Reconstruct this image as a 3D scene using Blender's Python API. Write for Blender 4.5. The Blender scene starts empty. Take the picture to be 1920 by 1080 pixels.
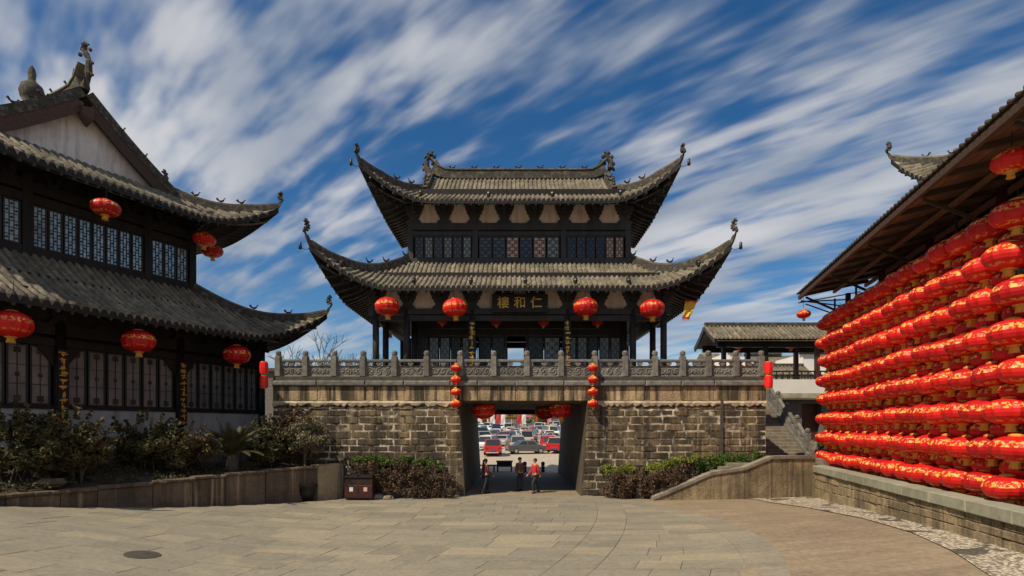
import bpy, math, random
from mathutils import Vector, Matrix
R = math.radians
random.seed(7)
scene = bpy.context.scene
COL = scene.collection
# ------------------------------------------------------------ camera
FPX, HOR, EYE = 1050.0, 800.0, 3.25          # focal length and horizon of the 1920 px frame, eye height
cam_d = bpy.data.cameras.new('camera'); cam = bpy.data.objects.new('camera', cam_d); COL.objects.link(cam)
cam.location = (0, 0, EYE); cam.rotation_euler = (R(90), 0, 0)
cam_d.sensor_width = 36; cam_d.lens = 36 * FPX / 1920
cam_d.shift_y = (HOR - 540) / 1920
cam_d.clip_start = 0.1; cam_d.clip_end = 3000
scene.camera = cam
# ------------------------------------------------------------ sun and sky
SUN_AZ, SUN_EL = R(52), R(50)                # azimuth: from behind the camera, round to the left
sun_vec = Vector((-math.sin(SUN_AZ) * math.cos(SUN_EL), -math.cos(SUN_AZ) * math.cos(SUN_EL), math.sin(SUN_EL)))
sd = bpy.data.lights.new('sun', 'SUN'); sd.energy = 5.0; sd.angle = R(0.6); sd.color = (1.0, 0.84, 0.61)
sun = bpy.data.objects.new('sun', sd); COL.objects.link(sun)
sun.rotation_euler = (-sun_vec).to_track_quat('-Z', 'Y').to_euler(); sun.location = (-30, -25, 40)

world = bpy.data.worlds.new('World'); scene.world = world; world.use_nodes = True
wt = world.node_tree; wt.nodes.clear()
def wn(t, **kw):
    n = wt.nodes.new(t)
    for k, v in kw.items(): setattr(n, k, v)
    return n
def wl(a, b): wt.links.new(a, b)
def wmath(op, a, b=None, c=None, clamp=False):
    n = wn('ShaderNodeMath', operation=op, use_clamp=clamp)
    for i, v in enumerate((a, b, c)):
        if v is None: continue
        if isinstance(v, (int, float)): n.inputs[i].default_value = v
        else: wl(v, n.inputs[i])
    return n.outputs[0]
def build_sky():
    out = wn('ShaderNodeOutputWorld'); bg = wn('ShaderNodeBackground'); wl(bg.outputs[0], out.inputs[0])
    bg.inputs['Strength'].default_value = 0.082
    sky = wn('ShaderNodeTexSky', sky_type='NISHITA', sun_disc=False)
    sky.sun_elevation = SUN_EL; sky.sun_rotation = math.atan2(sun_vec.x, sun_vec.y)
    sky.air_density = 1.0; sky.dust_density = 0.0; sky.ozone_density = 4.0
    hs = wn('ShaderNodeHueSaturation'); hs.inputs['Saturation'].default_value = 1.28; hs.inputs['Value'].default_value = 1.06
    wl(sky.outputs[0], hs.inputs['Color'])
    # wind-drawn cloud sheet: the view direction projected on a plane overhead, noise drawn out along the wind
    tc = wn('ShaderNodeTexCoord'); sep = wn('ShaderNodeSeparateXYZ'); wl(tc.outputs['Generated'], sep.inputs[0])
    zc = wmath('ADD', wmath('MAXIMUM', sep.outputs[2], 0.0), 0.16)
    px = wmath('DIVIDE', sep.outputs[0], zc); py = wmath('DIVIDE', sep.outputs[1], zc)
    comb = wn('ShaderNodeCombineXYZ'); wl(px, comb.inputs[0]); wl(py, comb.inputs[1])
    rot = wn('ShaderNodeMapping'); rot.inputs['Rotation'].default_value = (0, 0, R(WIND)); wl(comb.outputs[0], rot.inputs[0])
    def noise(sx, sy, off, detail, dist=0.0, rough=0.55):
        m = wn('ShaderNodeMapping'); m.inputs['Scale'].default_value = (sx, sy, 1); m.inputs['Location'].default_value = (off, off * 0.37, off * 1.7)
        wl(rot.outputs[0], m.inputs[0])
        t = wn('ShaderNodeTexNoise', noise_dimensions='2D'); t.inputs['Scale'].default_value = 1.0
        t.inputs['Detail'].default_value = detail; t.inputs['Roughness'].default_value = rough * .85; t.inputs['Distortion'].default_value = dist
        wl(m.outputs[0], t.inputs['Vector']); return t.outputs[0]
    big = noise(0.62, 0.85, SEED, 2.0)                 # where the sheet is
    mid = noise(2.9, 8.0, SEED + 7.1, 3.0, 0.1)      # the puffs, drawn out
    fine = noise(4.0, 20.0, SEED + 3.3, 3.0, 0.1, 0.5)  # the streaks
    s = wmath('ADD', wmath('MULTIPLY', big, 1.0), wmath('ADD', wmath('MULTIPLY', mid, 1.05), wmath('MULTIPLY', fine, 0.30)))
    mr = wn('ShaderNodeMapRange', interpolation_type='SMOOTHERSTEP')
    mr.inputs['From Min'].default_value = 0.88; mr.inputs['From Max'].default_value = 1.50
    mr.inputs['To Max'].default_value = 0.93; wl(s, mr.inputs[0])
    # the sheet thins towards the horizon
    thin = wn('ShaderNodeMapRange'); thin.inputs['From Min'].default_value = -0.02; thin.inputs['From Max'].default_value = 0.30
    thin.inputs['To Min'].default_value = 0.55; thin.inputs['To Max'].default_value = 1.0; wl(sep.outputs[2], thin.inputs[0])
    fac = wmath('MULTIPLY', mr.outputs[0], thin.outputs[0])
    shade = noise(1.1, 2.6, SEED + 11.0, 3.0)
    cr = wn('ShaderNodeValToRGB'); wl(shade, cr.inputs[0])
    cr.color_ramp.elements[0].position = 0.30; cr.color_ramp.elements[0].color = (3.6, 4.2, 5.2, 1)
    cr.color_ramp.elements[1].position = 0.68; cr.color_ramp.elements[1].color = (7.9, 7.9, 8.1, 1)
    mx = wn('ShaderNodeMixRGB'); wl(fac, mx.inputs[0]); wl(hs.outputs[0], mx.inputs[1]); wl(cr.outputs[0], mx.inputs[2])
    wl(mx.outputs[0], bg.inputs['Color'])
WIND, SEED = 41.0, 33.1
build_sky()
vs = scene.view_settings; vs.view_transform = 'Standard'; vs.look = 'None'; vs.exposure = 0.0; vs.gamma = 1.0; vs.use_curve_mapping = False
scene.render.film_transparent = False
try:
    scene.cycles.use_denoising = True; scene.cycles.max_bounces = 6; scene.cycles.diffuse_bounces = 3
except Exception: pass
# ------------------------------------------------------------ helpers
def unproj(px, py, D): return Vector(((px - 960) / FPX * D, D, EYE + (HOR - py) / FPX * D))
def sstep(a, b, x):
    t = max(0.0, min(1.0, (x - a) / (b - a))); return t * t * (3 - 2 * t)
def gz(x, y):      # the plaza is crowned: it falls gently from its two near corners to the gate
    g = 0.0
    if x < -6: g += 0.0111 * (-x - 6) * max(0, 25.3 - y)
    if x > 5: g += 0.0078 * (x - 5) * max(0, 24 - y)
    return g

class MB:
    def __init__(s): s.v = []; s.f = []
    def add(s, vs_, fs):
        n = len(s.v); s.v += [tuple(v) for v in vs_]; s.f += [tuple(i + n for i in f) for f in fs]; return s
    def hexa(s, p):   # p: 4 bottom ccw, 4 top ccw
        return s.add(p, [(3, 2, 1, 0), (4, 5, 6, 7), (0, 1, 5, 4), (1, 2, 6, 5), (2, 3, 7, 6), (3, 0, 4, 7)])
    def box(s, x0, x1, y0, y1, z0, z1, M=None):
        p = [Vector(q) for q in ((x0, y0, z0), (x1, y0, z0), (x1, y1, z0), (x0, y1, z0), (x0, y0, z1), (x1, y0, z1), (x1, y1, z1), (x0, y1, z1))]
        if M is not None: p = [M @ q for q in p]
        return s.hexa(p)
    def bbox(s, x0, x1, y0, y1, z0, z1, c=0.03, j=0.0, rnd=None):   # block with chamfered front (-y)
        jj = lambda: (rnd.uniform(-j, j) if rnd and j else 0)
        yb = y0 + c
        p = [(x0, y1, z0), (x1, y1, z0), (x1, y1, z1), (x0, y1, z1), (x0, yb, z0), (x1, yb, z0), (x1, yb, z1), (x0, yb, z1)]
        p += [(x0 + c + jj(), y0 + jj(), z0 + c + jj()), (x1 - c + jj(), y0 + jj(), z0 + c + jj()), (x1 - c + jj(), y0 + jj(), z1 - c + jj()), (x0 + c + jj(), y0 + jj(), z1 - c + jj())]
        return s.add(p, [(0, 3, 2, 1), (0, 1, 5, 4), (1, 2, 6, 5), (2, 3, 7, 6), (3, 0, 4, 7), (4, 5, 9, 8), (5, 6, 10, 9), (6, 7, 11, 10), (7, 4, 8, 11), (8, 9, 10, 11)])
    def tube(s, pts, r, n=6, cap=True):
        pts = [Vector(p) for p in pts]; k = len(pts); base = len(s.v)
        rr = r if isinstance(r, (list, tuple)) else [r] * k
        for i, p in enumerate(pts):
            d = (pts[min(i + 1, k - 1)] - pts[max(i - 1, 0)]).normalized()
            a = Vector((0, 0, 1)) if abs(d.z) < 0.9 else Vector((1, 0, 0))
            u = d.cross(a).normalized(); w = d.cross(u)
            for q in range(n):
                t = 2 * math.pi * q / n; s.v.append(tuple(p + (u * math.cos(t) + w * math.sin(t)) * rr[i]))
        for i in range(k - 1):
            for q in range(n):
                a, b = base + i * n + q, base + i * n + (q + 1) % n
                s.f.append((a, a + n, b + n, b))
        if cap:
            s.f.append(tuple(base + q for q in range(n))); s.f.append(tuple(base + (k - 1) * n + q for q in reversed(range(n))))
        return s
    def lathe(s, prof, n=12, c=(0, 0, 0), rib=0.0, ribs=0):
        base = len(s.v); k = len(prof)
        for (r, z) in prof:
            for q in range(n):
                t = 2 * math.pi * q / n; rr = r
                if rib and q % 2: rr = r * (1 - rib)
                s.v.append((c[0] + rr * math.cos(t), c[1] + rr * math.sin(t), c[2] + z))
        for i in range(k - 1):
            for q in range(n):
                a, b = base + i * n + q, base + i * n + (q + 1) % n
                s.f.append((a, b, b + n, a + n))
        if prof[0][0] > 1e-4: s.f.append(tuple(base + q for q in reversed(range(n))))
        if prof[-1][0] > 1e-4: s.f.append(tuple(base + (k - 1) * n + q for q in range(n)))
        return s
    def prism(s, poly, y0, y1, M=None):      # polygon in xz (ccw seen from -y), extruded along y
        n = len(poly); p = [Vector((x, y0, z)) for x, z in poly] + [Vector((x, y1, z)) for x, z in poly]
        if M is not None: p = [M @ q for q in p]
        return s.add(p, [tuple(range(n)), tuple(range(2 * n - 1, n - 1, -1))] + [((i + 1) % n, i, i + n, (i + 1) % n + n) for i in range(n)])
    def sweep(s, pts, w, h, up=Vector((0, 0, 1))):   # rectangular bar along a path; w, h numbers or lists; path runs along the bar's foot
        pts = [Vector(p) for p in pts]; k = len(pts); base = len(s.v)
        W = w if isinstance(w, (list, tuple)) else [w] * k; H = h if isinstance(h, (list, tuple)) else [h] * k
        for i, p in enumerate(pts):
            d = (pts[min(i + 1, k - 1)] - pts[max(i - 1, 0)]).normalized()
            u = d.cross(up)
            u = u.normalized() if u.length > 1e-3 else Vector((1, 0, 0))
            n = u.cross(d).normalized()
            for a, b in ((-.5, 0), (.5, 0), (.5, 1), (-.5, 1)): s.v.append(tuple(p + u * W[i] * a + n * H[i] * b))
        for i in range(k - 1):
            for q in range(4):
                a, b = base + i * 4 + q, base + i * 4 + (q + 1) % 4
                s.f.append((a, b, b + 4, a + 4))
        s.f.append((base + 3, base + 2, base + 1, base)); e = base + (k - 1) * 4; s.f.append((e, e + 1, e + 2, e + 3))
        return s
    def grid(s, fn, nu, nv):      # fn(i, j) -> point
        base = len(s.v)
        for i in range(nu + 1):
            for j in range(nv + 1): s.v.append(tuple(fn(i, j)))
        for i in range(nu):
            for j in range(nv):
                a = base + i * (nv + 1) + j; s.f.append((a, a + nv + 1, a + nv + 2, a + 1))
        return s
    def mesh(s, name, m, smooth=False):
        me = bpy.data.meshes.new(name); me.from_pydata(s.v, [], s.f); me.update()
        if m is not None: me.materials.append(m)
        if smooth: me.polygons.foreach_set('use_smooth', [True] * len(me.polygons))
        return me
    def build(s, name, m, parent=None, smooth=False):
        return link(name, s.mesh(name, m, smooth), parent)
def link(name, me, parent=None, loc=None):
    o = bpy.data.objects.new(name, me); COL.objects.link(o)
    if parent is not None: o.parent = parent
    if loc is not None: o.location = loc
    return o
def tag(o, label=None, cat=None, group=None, kind=None):
    for k, v in (('label', label), ('category', cat), ('group', group), ('kind', kind)):
        if v: o[k] = v
    return o
def thing(name, label, cat, loc=(0, 0, 0), rz=0.0, group=None):
    o = bpy.data.objects.new(name, None); COL.objects.link(o); o.location = loc; o.rotation_euler = (0, 0, rz)
    o.empty_display_size = 0.2
    return tag(o, label, cat, group)
def copy_tree(o, parent=None):
    c = o.copy(); COL.objects.link(c); c.parent = parent
    for ch in KIDS.get(o.name, ()): copy_tree(ch, c)
    return c
KIDS = {}
def remember(root):
    kids = [o for o in COL.objects if o.parent is root]
    KIDS[root.name] = kids
    for k in kids: remember(k)
ORD = ['zeroth', 'first', 'second', 'third', 'fourth', 'fifth', 'sixth', 'seventh', 'eighth', 'ninth', 'tenth', 'eleventh', 'twelfth', 'thirteenth', 'fourteenth', 'fifteenth', 'sixteenth', 'seventeenth', 'eighteenth', 'nineteenth', 'twentieth', 'twenty-first', 'twenty-second', 'twenty-third', 'twenty-fourth', 'twenty-fifth', 'twenty-sixth', 'twenty-seventh', 'twenty-eighth', 'twenty-ninth', 'thirtieth']

# ------------------------------------------------------------ materials
class NT:
    def __init__(s, name):
        s.m = bpy.data.materials.new(name); s.m.use_nodes = True; s.t = s.m.node_tree
        s.b = s.t.nodes['Principled BSDF']
    def n(s, t, **kw):
        x = s.t.nodes.new(t)
        for k, v in kw.items(): setattr(x, k, v)
        return x
    def l(s, a, b): s.t.links.new(a, b)
    def coord(s, kind='Object', scale=(1, 1, 1), rot=(0, 0, 0)):
        if kind == 'World': src = s.n('ShaderNodeNewGeometry').outputs['Position']
        else: src = s.n('ShaderNodeTexCoord').outputs[kind]
        m = s.n('ShaderNodeMapping'); m.inputs['Scale'].default_value = scale; m.inputs['Rotation'].default_value = rot
        s.l(src, m.inputs[0]); return m.outputs[0]
    def noise(s, vec, scale, detail=4, rough=0.6, dist=0.0):
        x = s.n('ShaderNodeTexNoise'); x.inputs['Scale'].default_value = scale; x.inputs['Detail'].default_value = detail
        x.inputs['Roughness'].default_value = rough; x.inputs['Distortion'].default_value = dist
        s.l(vec, x.inputs['Vector']); return x.outputs[0]
    def ramp(s, f, stops, interp='LINEAR'):
        x = s.n('ShaderNodeValToRGB'); x.color_ramp.interpolation = interp; e = x.color_ramp.elements
        while len(e) < len(stops): e.new(0.5)
        for q, (p, c) in zip(e, stops):
            q.position = p; q.color = (c[0], c[1], c[2], 1) if isinstance(c, tuple) else (c, c, c, 1)
        s.l(f, x.inputs[0]); return x.outputs[0]
    def mix(s, f, a, b, mode='MIX'):
        x = s.n('ShaderNodeMixRGB', blend_type=mode)
        for i, v in enumerate((f, a, b)):
            if isinstance(v, (int, float)): x.inputs[i].default_value = v if i == 0 else (v, v, v, 1)
            elif isinstance(v, tuple): x.inputs[i].default_value = (*v, 1)
            else: s.l(v, x.inputs[i])
        return x.outputs[0]
    def math(s, op, a, b=None, clamp=False):
        x = s.n('ShaderNodeMath', operation=op, use_clamp=clamp)
        for i, v in enumerate((a, b)):
            if v is None: continue
            if isinstance(v, (int, float)): x.inputs[i].default_value = v
            else: s.l(v, x.inputs[i])
        return x.outputs[0]
    def rnd(s): return s.n('ShaderNodeObjectInfo').outputs['Random']
    def bump(s, h, strength=0.3, dist=0.02):
        x = s.n('ShaderNodeBump'); x.inputs['Strength'].default_value = strength; x.inputs['Distance'].default_value = dist
        s.l(h, x.inputs['Height']); s.l(x.outputs[0], s.b.inputs['Normal'])
    def col(s, c):
        if isinstance(c, tuple): s.b.inputs['Base Color'].default_value = (*c, 1)
        else: s.l(c, s.b.inputs['Base Color'])
    def fin(s, rough=0.8, metal=0.0, spec=None):
        if isinstance(rough, (int, float)): s.b.inputs['Roughness'].default_value = rough
        else: s.l(rough, s.b.inputs['Roughness'])
        s.b.inputs['Metallic'].default_value = metal
        if spec is not None: s.b.inputs['Specular IOR Level'].default_value = spec
        return s.m
def pm(name, c1, c2, scale=4.0, rough=0.8, bump=0.3, bscale=None, stretch=(1, 1, 1), vary=0.0, metal=0.0, kind='World', spec=None, bdist=0.01):
    t = NT(name); v = t.coord(kind, stretch)
    c = t.ramp(t.noise(v, scale, 6, 0.65), [(0.3, c1), (0.7, c2)])
    if vary:
        c = t.mix(1.0, c, t.ramp(t.rnd(), [(0, 1 - vary), (1, 1 + vary)]), 'MULTIPLY')
    t.col(c)
    if bump: t.bump(t.noise(v, bscale or scale * 4, 5, 0.7), bump, bdist)
    return t.fin(rough, metal, spec)
M = {}
M['wood'] = pm('dark lacquered wood', (.010, .0095, .0095), (.026, .023, .022), 3, 0.5, 0.25, 20, (1, 1, .2), spec=0.3)
M['wood_grey'] = pm('weathered grey black timber', (.025, .025, .027), (.055, .054, .056), 3, 0.55, 0.25, 20, (1, 1, .2), spec=0.35)
M['wood_brown'] = pm('old brown timber', (.035, .020, .014), (.085, .045, .028), 3, 0.7, 0.4, 24, (3, .3, 3), vary=.35, kind='Object')
M['wood_red'] = pm('red brown painted timber', (.05, .014, .012), (.09, .026, .02), 4, 0.55, 0.2, 16)
def plaster_mat(name, c1, c2, dirt):
    t = NT(name); w = t.coord('World'); ws = t.coord('World', (3.2, 3.2, .35)); n = t.noise(w, 1.3, 6, .7); s = t.noise(ws, 1.0, 5, .65); k = t.noise(w, 11, 5, .7)
    c = t.ramp(n, [(.3, c1), (.7, c2)]); c = t.mix(t.math('MULTIPLY', t.ramp(s, [(.50, 0.0), (.68, 1.0)]), .55), c, dirt); c = t.mix(t.ramp(k, [(.58, 0.0), (.72, .5)]), c, dirt)
    t.col(c); t.bump(k, .3, .01); return t.fin(.9)
M['plaster'] = plaster_mat('aged white plaster', (.66, .63, .60), (.84, .82, .79), (.30, .25, .20))
M['plaster_warm'] = plaster_mat('pink white plaster panel', (.56, .47, .42), (.76, .67, .61), (.25, .18, .14))
M['white'] = pm('white rendered wall', (.66, .66, .65), (.80, .80, .79), .5, 0.9, 0.15, 8)
M['grey_wall'] = plaster_mat('pale grey rendered wall', (.30, .30, .30), (.44, .44, .44), (.12, .11, .10))
M['gold'] = pm('gold leaf', (.55, .30, .05), (.80, .50, .10), 8, 0.42, 0.2, 30, metal=0.55)
M['black_metal'] = pm('black painted metal', (.008, .008, .009), (.018, .018, .02), 8, 0.45, 0.1, 30)
M['glass'] = pm('window glass', (.03, .045, .06), (.06, .085, .11), .8, 0.08, 0.0, kind='World', spec=0.6)
M['glass_dark'] = pm('dark hall glass', (.008, .009, .011), (.02, .022, .026), .8, 0.35, 0.1, 4)
M['glass_pale'] = pm('pale window pane', (.20, .25, .27), (.33, .38, .39), .9, 0.3, 0.1, 6)  # pale colour; in the upper windows it paints the sky seen through
M['glass_pink'] = pm('pink lit room window pane', (.50, .34, .27), (.68, .50, .42), 1.5, 0.4, 0.1, 6)  # pink colour paints the lit interior seen behind the pane
M['lattice'] = pm('window lattice timber', (.012, .011, .011), (.03, .027, .026), 6, 0.6, 0.2, 30)
def tile_mat():
    t = NT('grey clay roof tile'); v = t.coord('World')
    a = t.noise(v, 2.2, 6, 0.7); b = t.noise(v, 14, 3, 0.6)
    c = t.ramp(a, [(.28, (.070, .064, .052)), (.5, (.175, .156, .118)), (.72, (.33, .29, .21))])
    c = t.mix(t.ramp(b, [(.48, 0.0), (.7, .75)]), c, (.045, .042, .036))
    c = t.mix(1.0, c, t.ramp(t.rnd(), [(0, .78), (1, 1.2)]), 'MULTIPLY')
    big = t.noise(v, .7, 4, .6); c = t.mix(t.ramp(big, [(.5, 0.0), (.7, .6)]), c, (.06, .06, .04))
    t.col(c); t.bump(b, .5, .02); return t.fin(.85)
M['tile'] = tile_mat()
def ridge_mat():
    t = NT('lichened ridge plaster'); v = t.coord('World'); a = t.noise(v, 5, 6, .75); b = t.noise(v, 22, 4, .6)
    c = t.ramp(a, [(.3, (.022, .021, .020)), (.52, (.06, .056, .048)), (.74, (.24, .215, .16))])
    t.col(c); t.bump(b, .7, .04); return t.fin(.9)
M['ridge'] = ridge_mat()
def block_mat(name, stops, drip=0.75, warm=(.36, .26, .15), grime=.55, gold=0.0, dl=.50):
    # weathered wall stone: each block its own tone, black run-off streaks and pale lime runs from the coping
    t = NT(name); w = t.coord('World'); r = t.rnd()
    base = t.ramp(r, stops); big = t.noise(w, .55, 5, .65)
    n1 = t.noise(w, 3.0, 7, .7); base = t.mix(t.ramp(n1, [(.35, 0.0), (.75, .55)]), base, warm)
    n2 = t.noise(w, 16, 5, .7); base = t.mix(1.0, base, t.ramp(n2, [(.25, .55), (.7, 1.25)]), 'MULTIPLY')
    ws = t.coord('World', (2.6, 2.6, .16)); d = t.noise(ws, 1.0, 5, .6, .3)
    base = t.mix(t.math('MULTIPLY', t.ramp(d, [(dl, 0.0), (dl + .11, 1.0)]), drip), base, (.022, .020, .017))
    # run-off from the coping: strongest just under it, thinning down the wall
    sz = t.n('ShaderNodeSeparateXYZ'); t.l(t.n('ShaderNodeNewGeometry').outputs['Position'], sz.inputs[0])
    ws3 = t.coord('World', (1.5, 1.5, .10)); d3 = t.noise(ws3, 1.0, 5, .65, .4); reach = t.ramp(t.math('MULTIPLY', sz.outputs[2], .2), [(.22, .12), (.55, .6), (.90, 1.0)])
    base = t.mix(t.math('MULTIPLY', t.math('MULTIPLY', t.ramp(d3, [(.47, 0.0), (.60, 1.0)]), reach), gold), base, (.40, .285, .15))
    ws2 = t.coord('World', (5.5, 5.5, .22)); d2 = t.noise(ws2, 1.0, 4, .6, .3)
    base = t.mix(t.math('MULTIPLY', t.ramp(d2, [(.56, 0.0), (.70, 1.0)]), .7), base, (.46, .36, .22))
    base = t.mix(t.math('MULTIPLY', t.ramp(big, [(.42, 0.0), (.62, 1.0)]), grime), base, (.030, .026, .021))
    t.col(base); t.bump(t.math('ADD', n1, n2), .9, .06); return t.fin(.92)
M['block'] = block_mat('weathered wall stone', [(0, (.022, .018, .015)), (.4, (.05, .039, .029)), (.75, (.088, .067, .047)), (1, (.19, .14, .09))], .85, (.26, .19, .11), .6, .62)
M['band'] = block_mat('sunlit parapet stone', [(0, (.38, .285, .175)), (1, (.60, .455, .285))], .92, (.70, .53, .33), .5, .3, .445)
M['sandstone'] = block_mat('yellow planter sandstone', [(0, (.28, .225, .14)), (1, (.44, .36, .23))], .5, (.42, .32, .19))
M['brownstone'] = block_mat('brown planter stone', [(0, (.10, .075, .055)), (1, (.20, .15, .11))], .4, (.20, .145, .10))
def mortar_mat():
    t = NT('broken lime mortar'); w = t.coord('World'); n = t.noise(w, 1.5, 6, .7); n2 = t.noise(w, 9, 4, .6)
    c = t.ramp(n, [(.40, (.035, .030, .024)), (.50, (.22, .19, .15)), (.62, (.66, .59, .48))]); c = t.mix(1.0, c, t.ramp(n2, [(.3, .5), (.65, 1.15)]), 'MULTIPLY')
    t.col(c); t.bump(n2, .6, .03); return t.fin(.95)
M['mortar'] = mortar_mat()
M['ledge'] = pm('cream lime ledge', (.20, .165, .115), (.66, .56, .41), 1.8, .95, .5, 18)
M['stone_grey'] = pm('carved grey stone', (.085, .083, .078), (.21, .205, .19), 5, .9, .5, 26, vary=.18)
M['stone_dark'] = pm('dark mossy stone', (.035, .032, .028), (.085, .078, .066), 5, .92, .5, 22)
M['coping'] = pm('green grey coping stone', (.20, .21, .165), (.33, .33, .26), 3, .9, .4, 18, vary=.12)
M['step'] = pm('stair stone', (.13, .118, .10), (.27, .245, .20), 3, .9, .4, 18, vary=.15)
M['soil'] = pm('dry soil', (.03, .022, .015), (.07, .05, .035), 6, .95, .6, 30)
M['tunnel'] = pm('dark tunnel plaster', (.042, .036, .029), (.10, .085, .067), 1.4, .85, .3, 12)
def lantern_mat():
    t = NT('red lantern silk'); v = t.n('ShaderNodeTexCoord').outputs['Object']
    sep = t.n('ShaderNodeSeparateXYZ'); t.l(v, sep.inputs[0]); z = sep.outputs[2]
    red = t.mix(t.math('MULTIPLY', t.rnd(), 1.0), (.42, .005, .009), (.70, .014, .012))
    ofs = t.n('ShaderNodeVectorMath', operation='ADD'); t.l(v, ofs.inputs[0]); rr = t.n('ShaderNodeCombineXYZ'); t.l(t.math('MULTIPLY', t.rnd(), 37.0), rr.inputs[0]); t.l(rr.outputs[0], ofs.inputs[1]); vv = ofs.outputs[0]
    n = t.noise(vv, 11, 2, .5); n2 = t.noise(vv, 30, 2, .5)
    blot = t.ramp(t.math('ADD', t.math('MULTIPLY', n, .72), t.math('MULTIPLY', n2, .28)), [(.50, 0.0), (.55, 1.0)])
    
    # z here runs about -0.35..0.35 m: shift to 0..1
    zz = t.math('ADD', z, .5); up = t.ramp(zz, [(.53, 0.0), (.55, 1.0), (.68, 1.0), (.70, 0.0)])
    lo = t.math('MULTIPLY', t.ramp(zz, [(.24, 0.0), (.26, 1.0), (.30, 1.0), (.32, 0.0)]), .6)
    f = t.math('MULTIPLY', blot, t.math('MAXIMUM', up, lo))
    t.col(t.mix(f, red, (.80, .42, .08))); m = t.fin(.48, spec=.35)
    return m
M['lantern'] = lantern_mat()
M['lantern_gold'] = pm('gold lantern trim', (.55, .25, .03), (.78, .42, .07), 20, .6, .3, 60, kind='Object')
M['red_plastic'] = pm('bright red plastic', (.78, .012, .014), (.85, .03, .025), 4, .35, .05, kind='Object')
def leaf_mat(name, c1, c2, c3, tr=.25):
    t = NT(name); w = t.coord('World'); n = t.noise(w, 2.6, 3, .6); n2 = t.noise(w, 17, 2, .5)
    c = t.ramp(t.math('ADD', t.math('MULTIPLY', n, .6), t.math('MULTIPLY', n2, .4)), [(.36, c1), (.5, c2), (.64, c3)])
    t.col(c); m = t.fin(.6, spec=.25)
    t.b.inputs['Transmission Weight'].default_value = 0.0
    return m
M['leaf_dark'] = leaf_mat('dark olive leaf', (.028, .032, .014), (.062, .060, .026), (.12, .095, .045))
M['leaf_olive'] = leaf_mat('olive brown leaf', (.040, .034, .016), (.088, .072, .033), (.16, .12, .062))
M['leaf_green'] = leaf_mat('green hedge leaf', (.03, .06, .012), (.06, .115, .022), (.13, .17, .035))
M['leaf_brown'] = leaf_mat('dry brown vine leaf', (.04, .026, .018), (.085, .055, .036), (.15, .10, .062))
M['leaf_pale'] = leaf_mat('pale grey green leaf', (.07, .066, .04), (.14, .125, .075), (.22, .19, .12))
M['leaf_lime'] = leaf_mat('yellow green leaf', (.09, .12, .02), (.16, .19, .035), (.25, .26, .06))
M['bark'] = pm('grey bark', (.05, .04, .03), (.12, .10, .08), 8, .9, .5, 30)
# ------------------------------------------------------------ curved tile roof
def make_bird():
    b = MB(); b.tube([(-.16, 0, .14), (-.05, 0, .1), (.06, 0, .1), (.13, 0, .17), (.15, 0, .25)], [.015, .05, .06, .035, .03], 5)
    b.tube([(.15, 0, .25), (.22, 0, .26)], [.035, .008], 4); b.tube([(-.1, 0, .12), (-.2, 0, .24)], [.04, .06], 4)
    b.tube([(0, 0, .08), (0, 0, -.06)], .018, 4)
    return b.mesh('ridge_bird', M['black_metal'], True)
BIRD = make_bird()
def make_lamp():     # small floodlight on a bent stalk
    b = MB(); b.tube([(0, 0, 0), (.12, 0, -.10), (.32, 0, -.10), (.42, 0, 0)], .014, 4)
    b.lathe([(.02, .2), (.06, .16), (.075, 0), (.085, -.12), (.03, -.16)], 8, (.44, 0, 0))
    return b.mesh('eave_lamp', M['black_metal'], True)
LAMP = make_lamp()
def make_spot():
    b = MB(); b.box(-.08, .08, -.1, .1, -.02, .2); b.lathe([(.085, -.16), (.11, -.02), (.09, .06), (.02, .08)], 8, (0, -.12, .06)); b.tube([(0, 0, 0), (0, .02, -.25)], .02, 4)
    return b.mesh('eave_spotlight', M['black_metal'])
SPOT = make_spot()
def scroll_finial(b, base, out, h, w=.16):
    """an upright curled ridge-end beast: a tapering S with a round crest and side curls"""
    out = Vector(out); up = Vector((0, 0, 1)); B = Vector(base)
    pts = [B, B + out * .16 * h + up * .28 * h, B + out * .17 * h + up * .55 * h, B + out * .06 * h + up * .74 * h, B - out * .05 * h + up * .88 * h, B + out * .04 * h + up * h, B + out * .16 * h + up * .93 * h]
    b.tube(pts, [w * 1.25, w * .95, w * .75, w * .8, w * .85, w * .6, w * .25], 7)
    for k, (o, z, r) in enumerate(((-.12, .50, .6), (.30, .48, .5), (-.20, .82, .62), (.22, .80, .55), (-.1, 1.02, .45), (.30, .22, .5))):
        c = B + out * o * h + up * z * h
        b.tube([c - up * w * r, c - up * w * r * .5 + out * .02, c + up * w * r * .4, c + up * w * r], [w * r * .3, w * r * .85, w * r * .85, w * r * .2], 6)
RT = random.Random(99)
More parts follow.
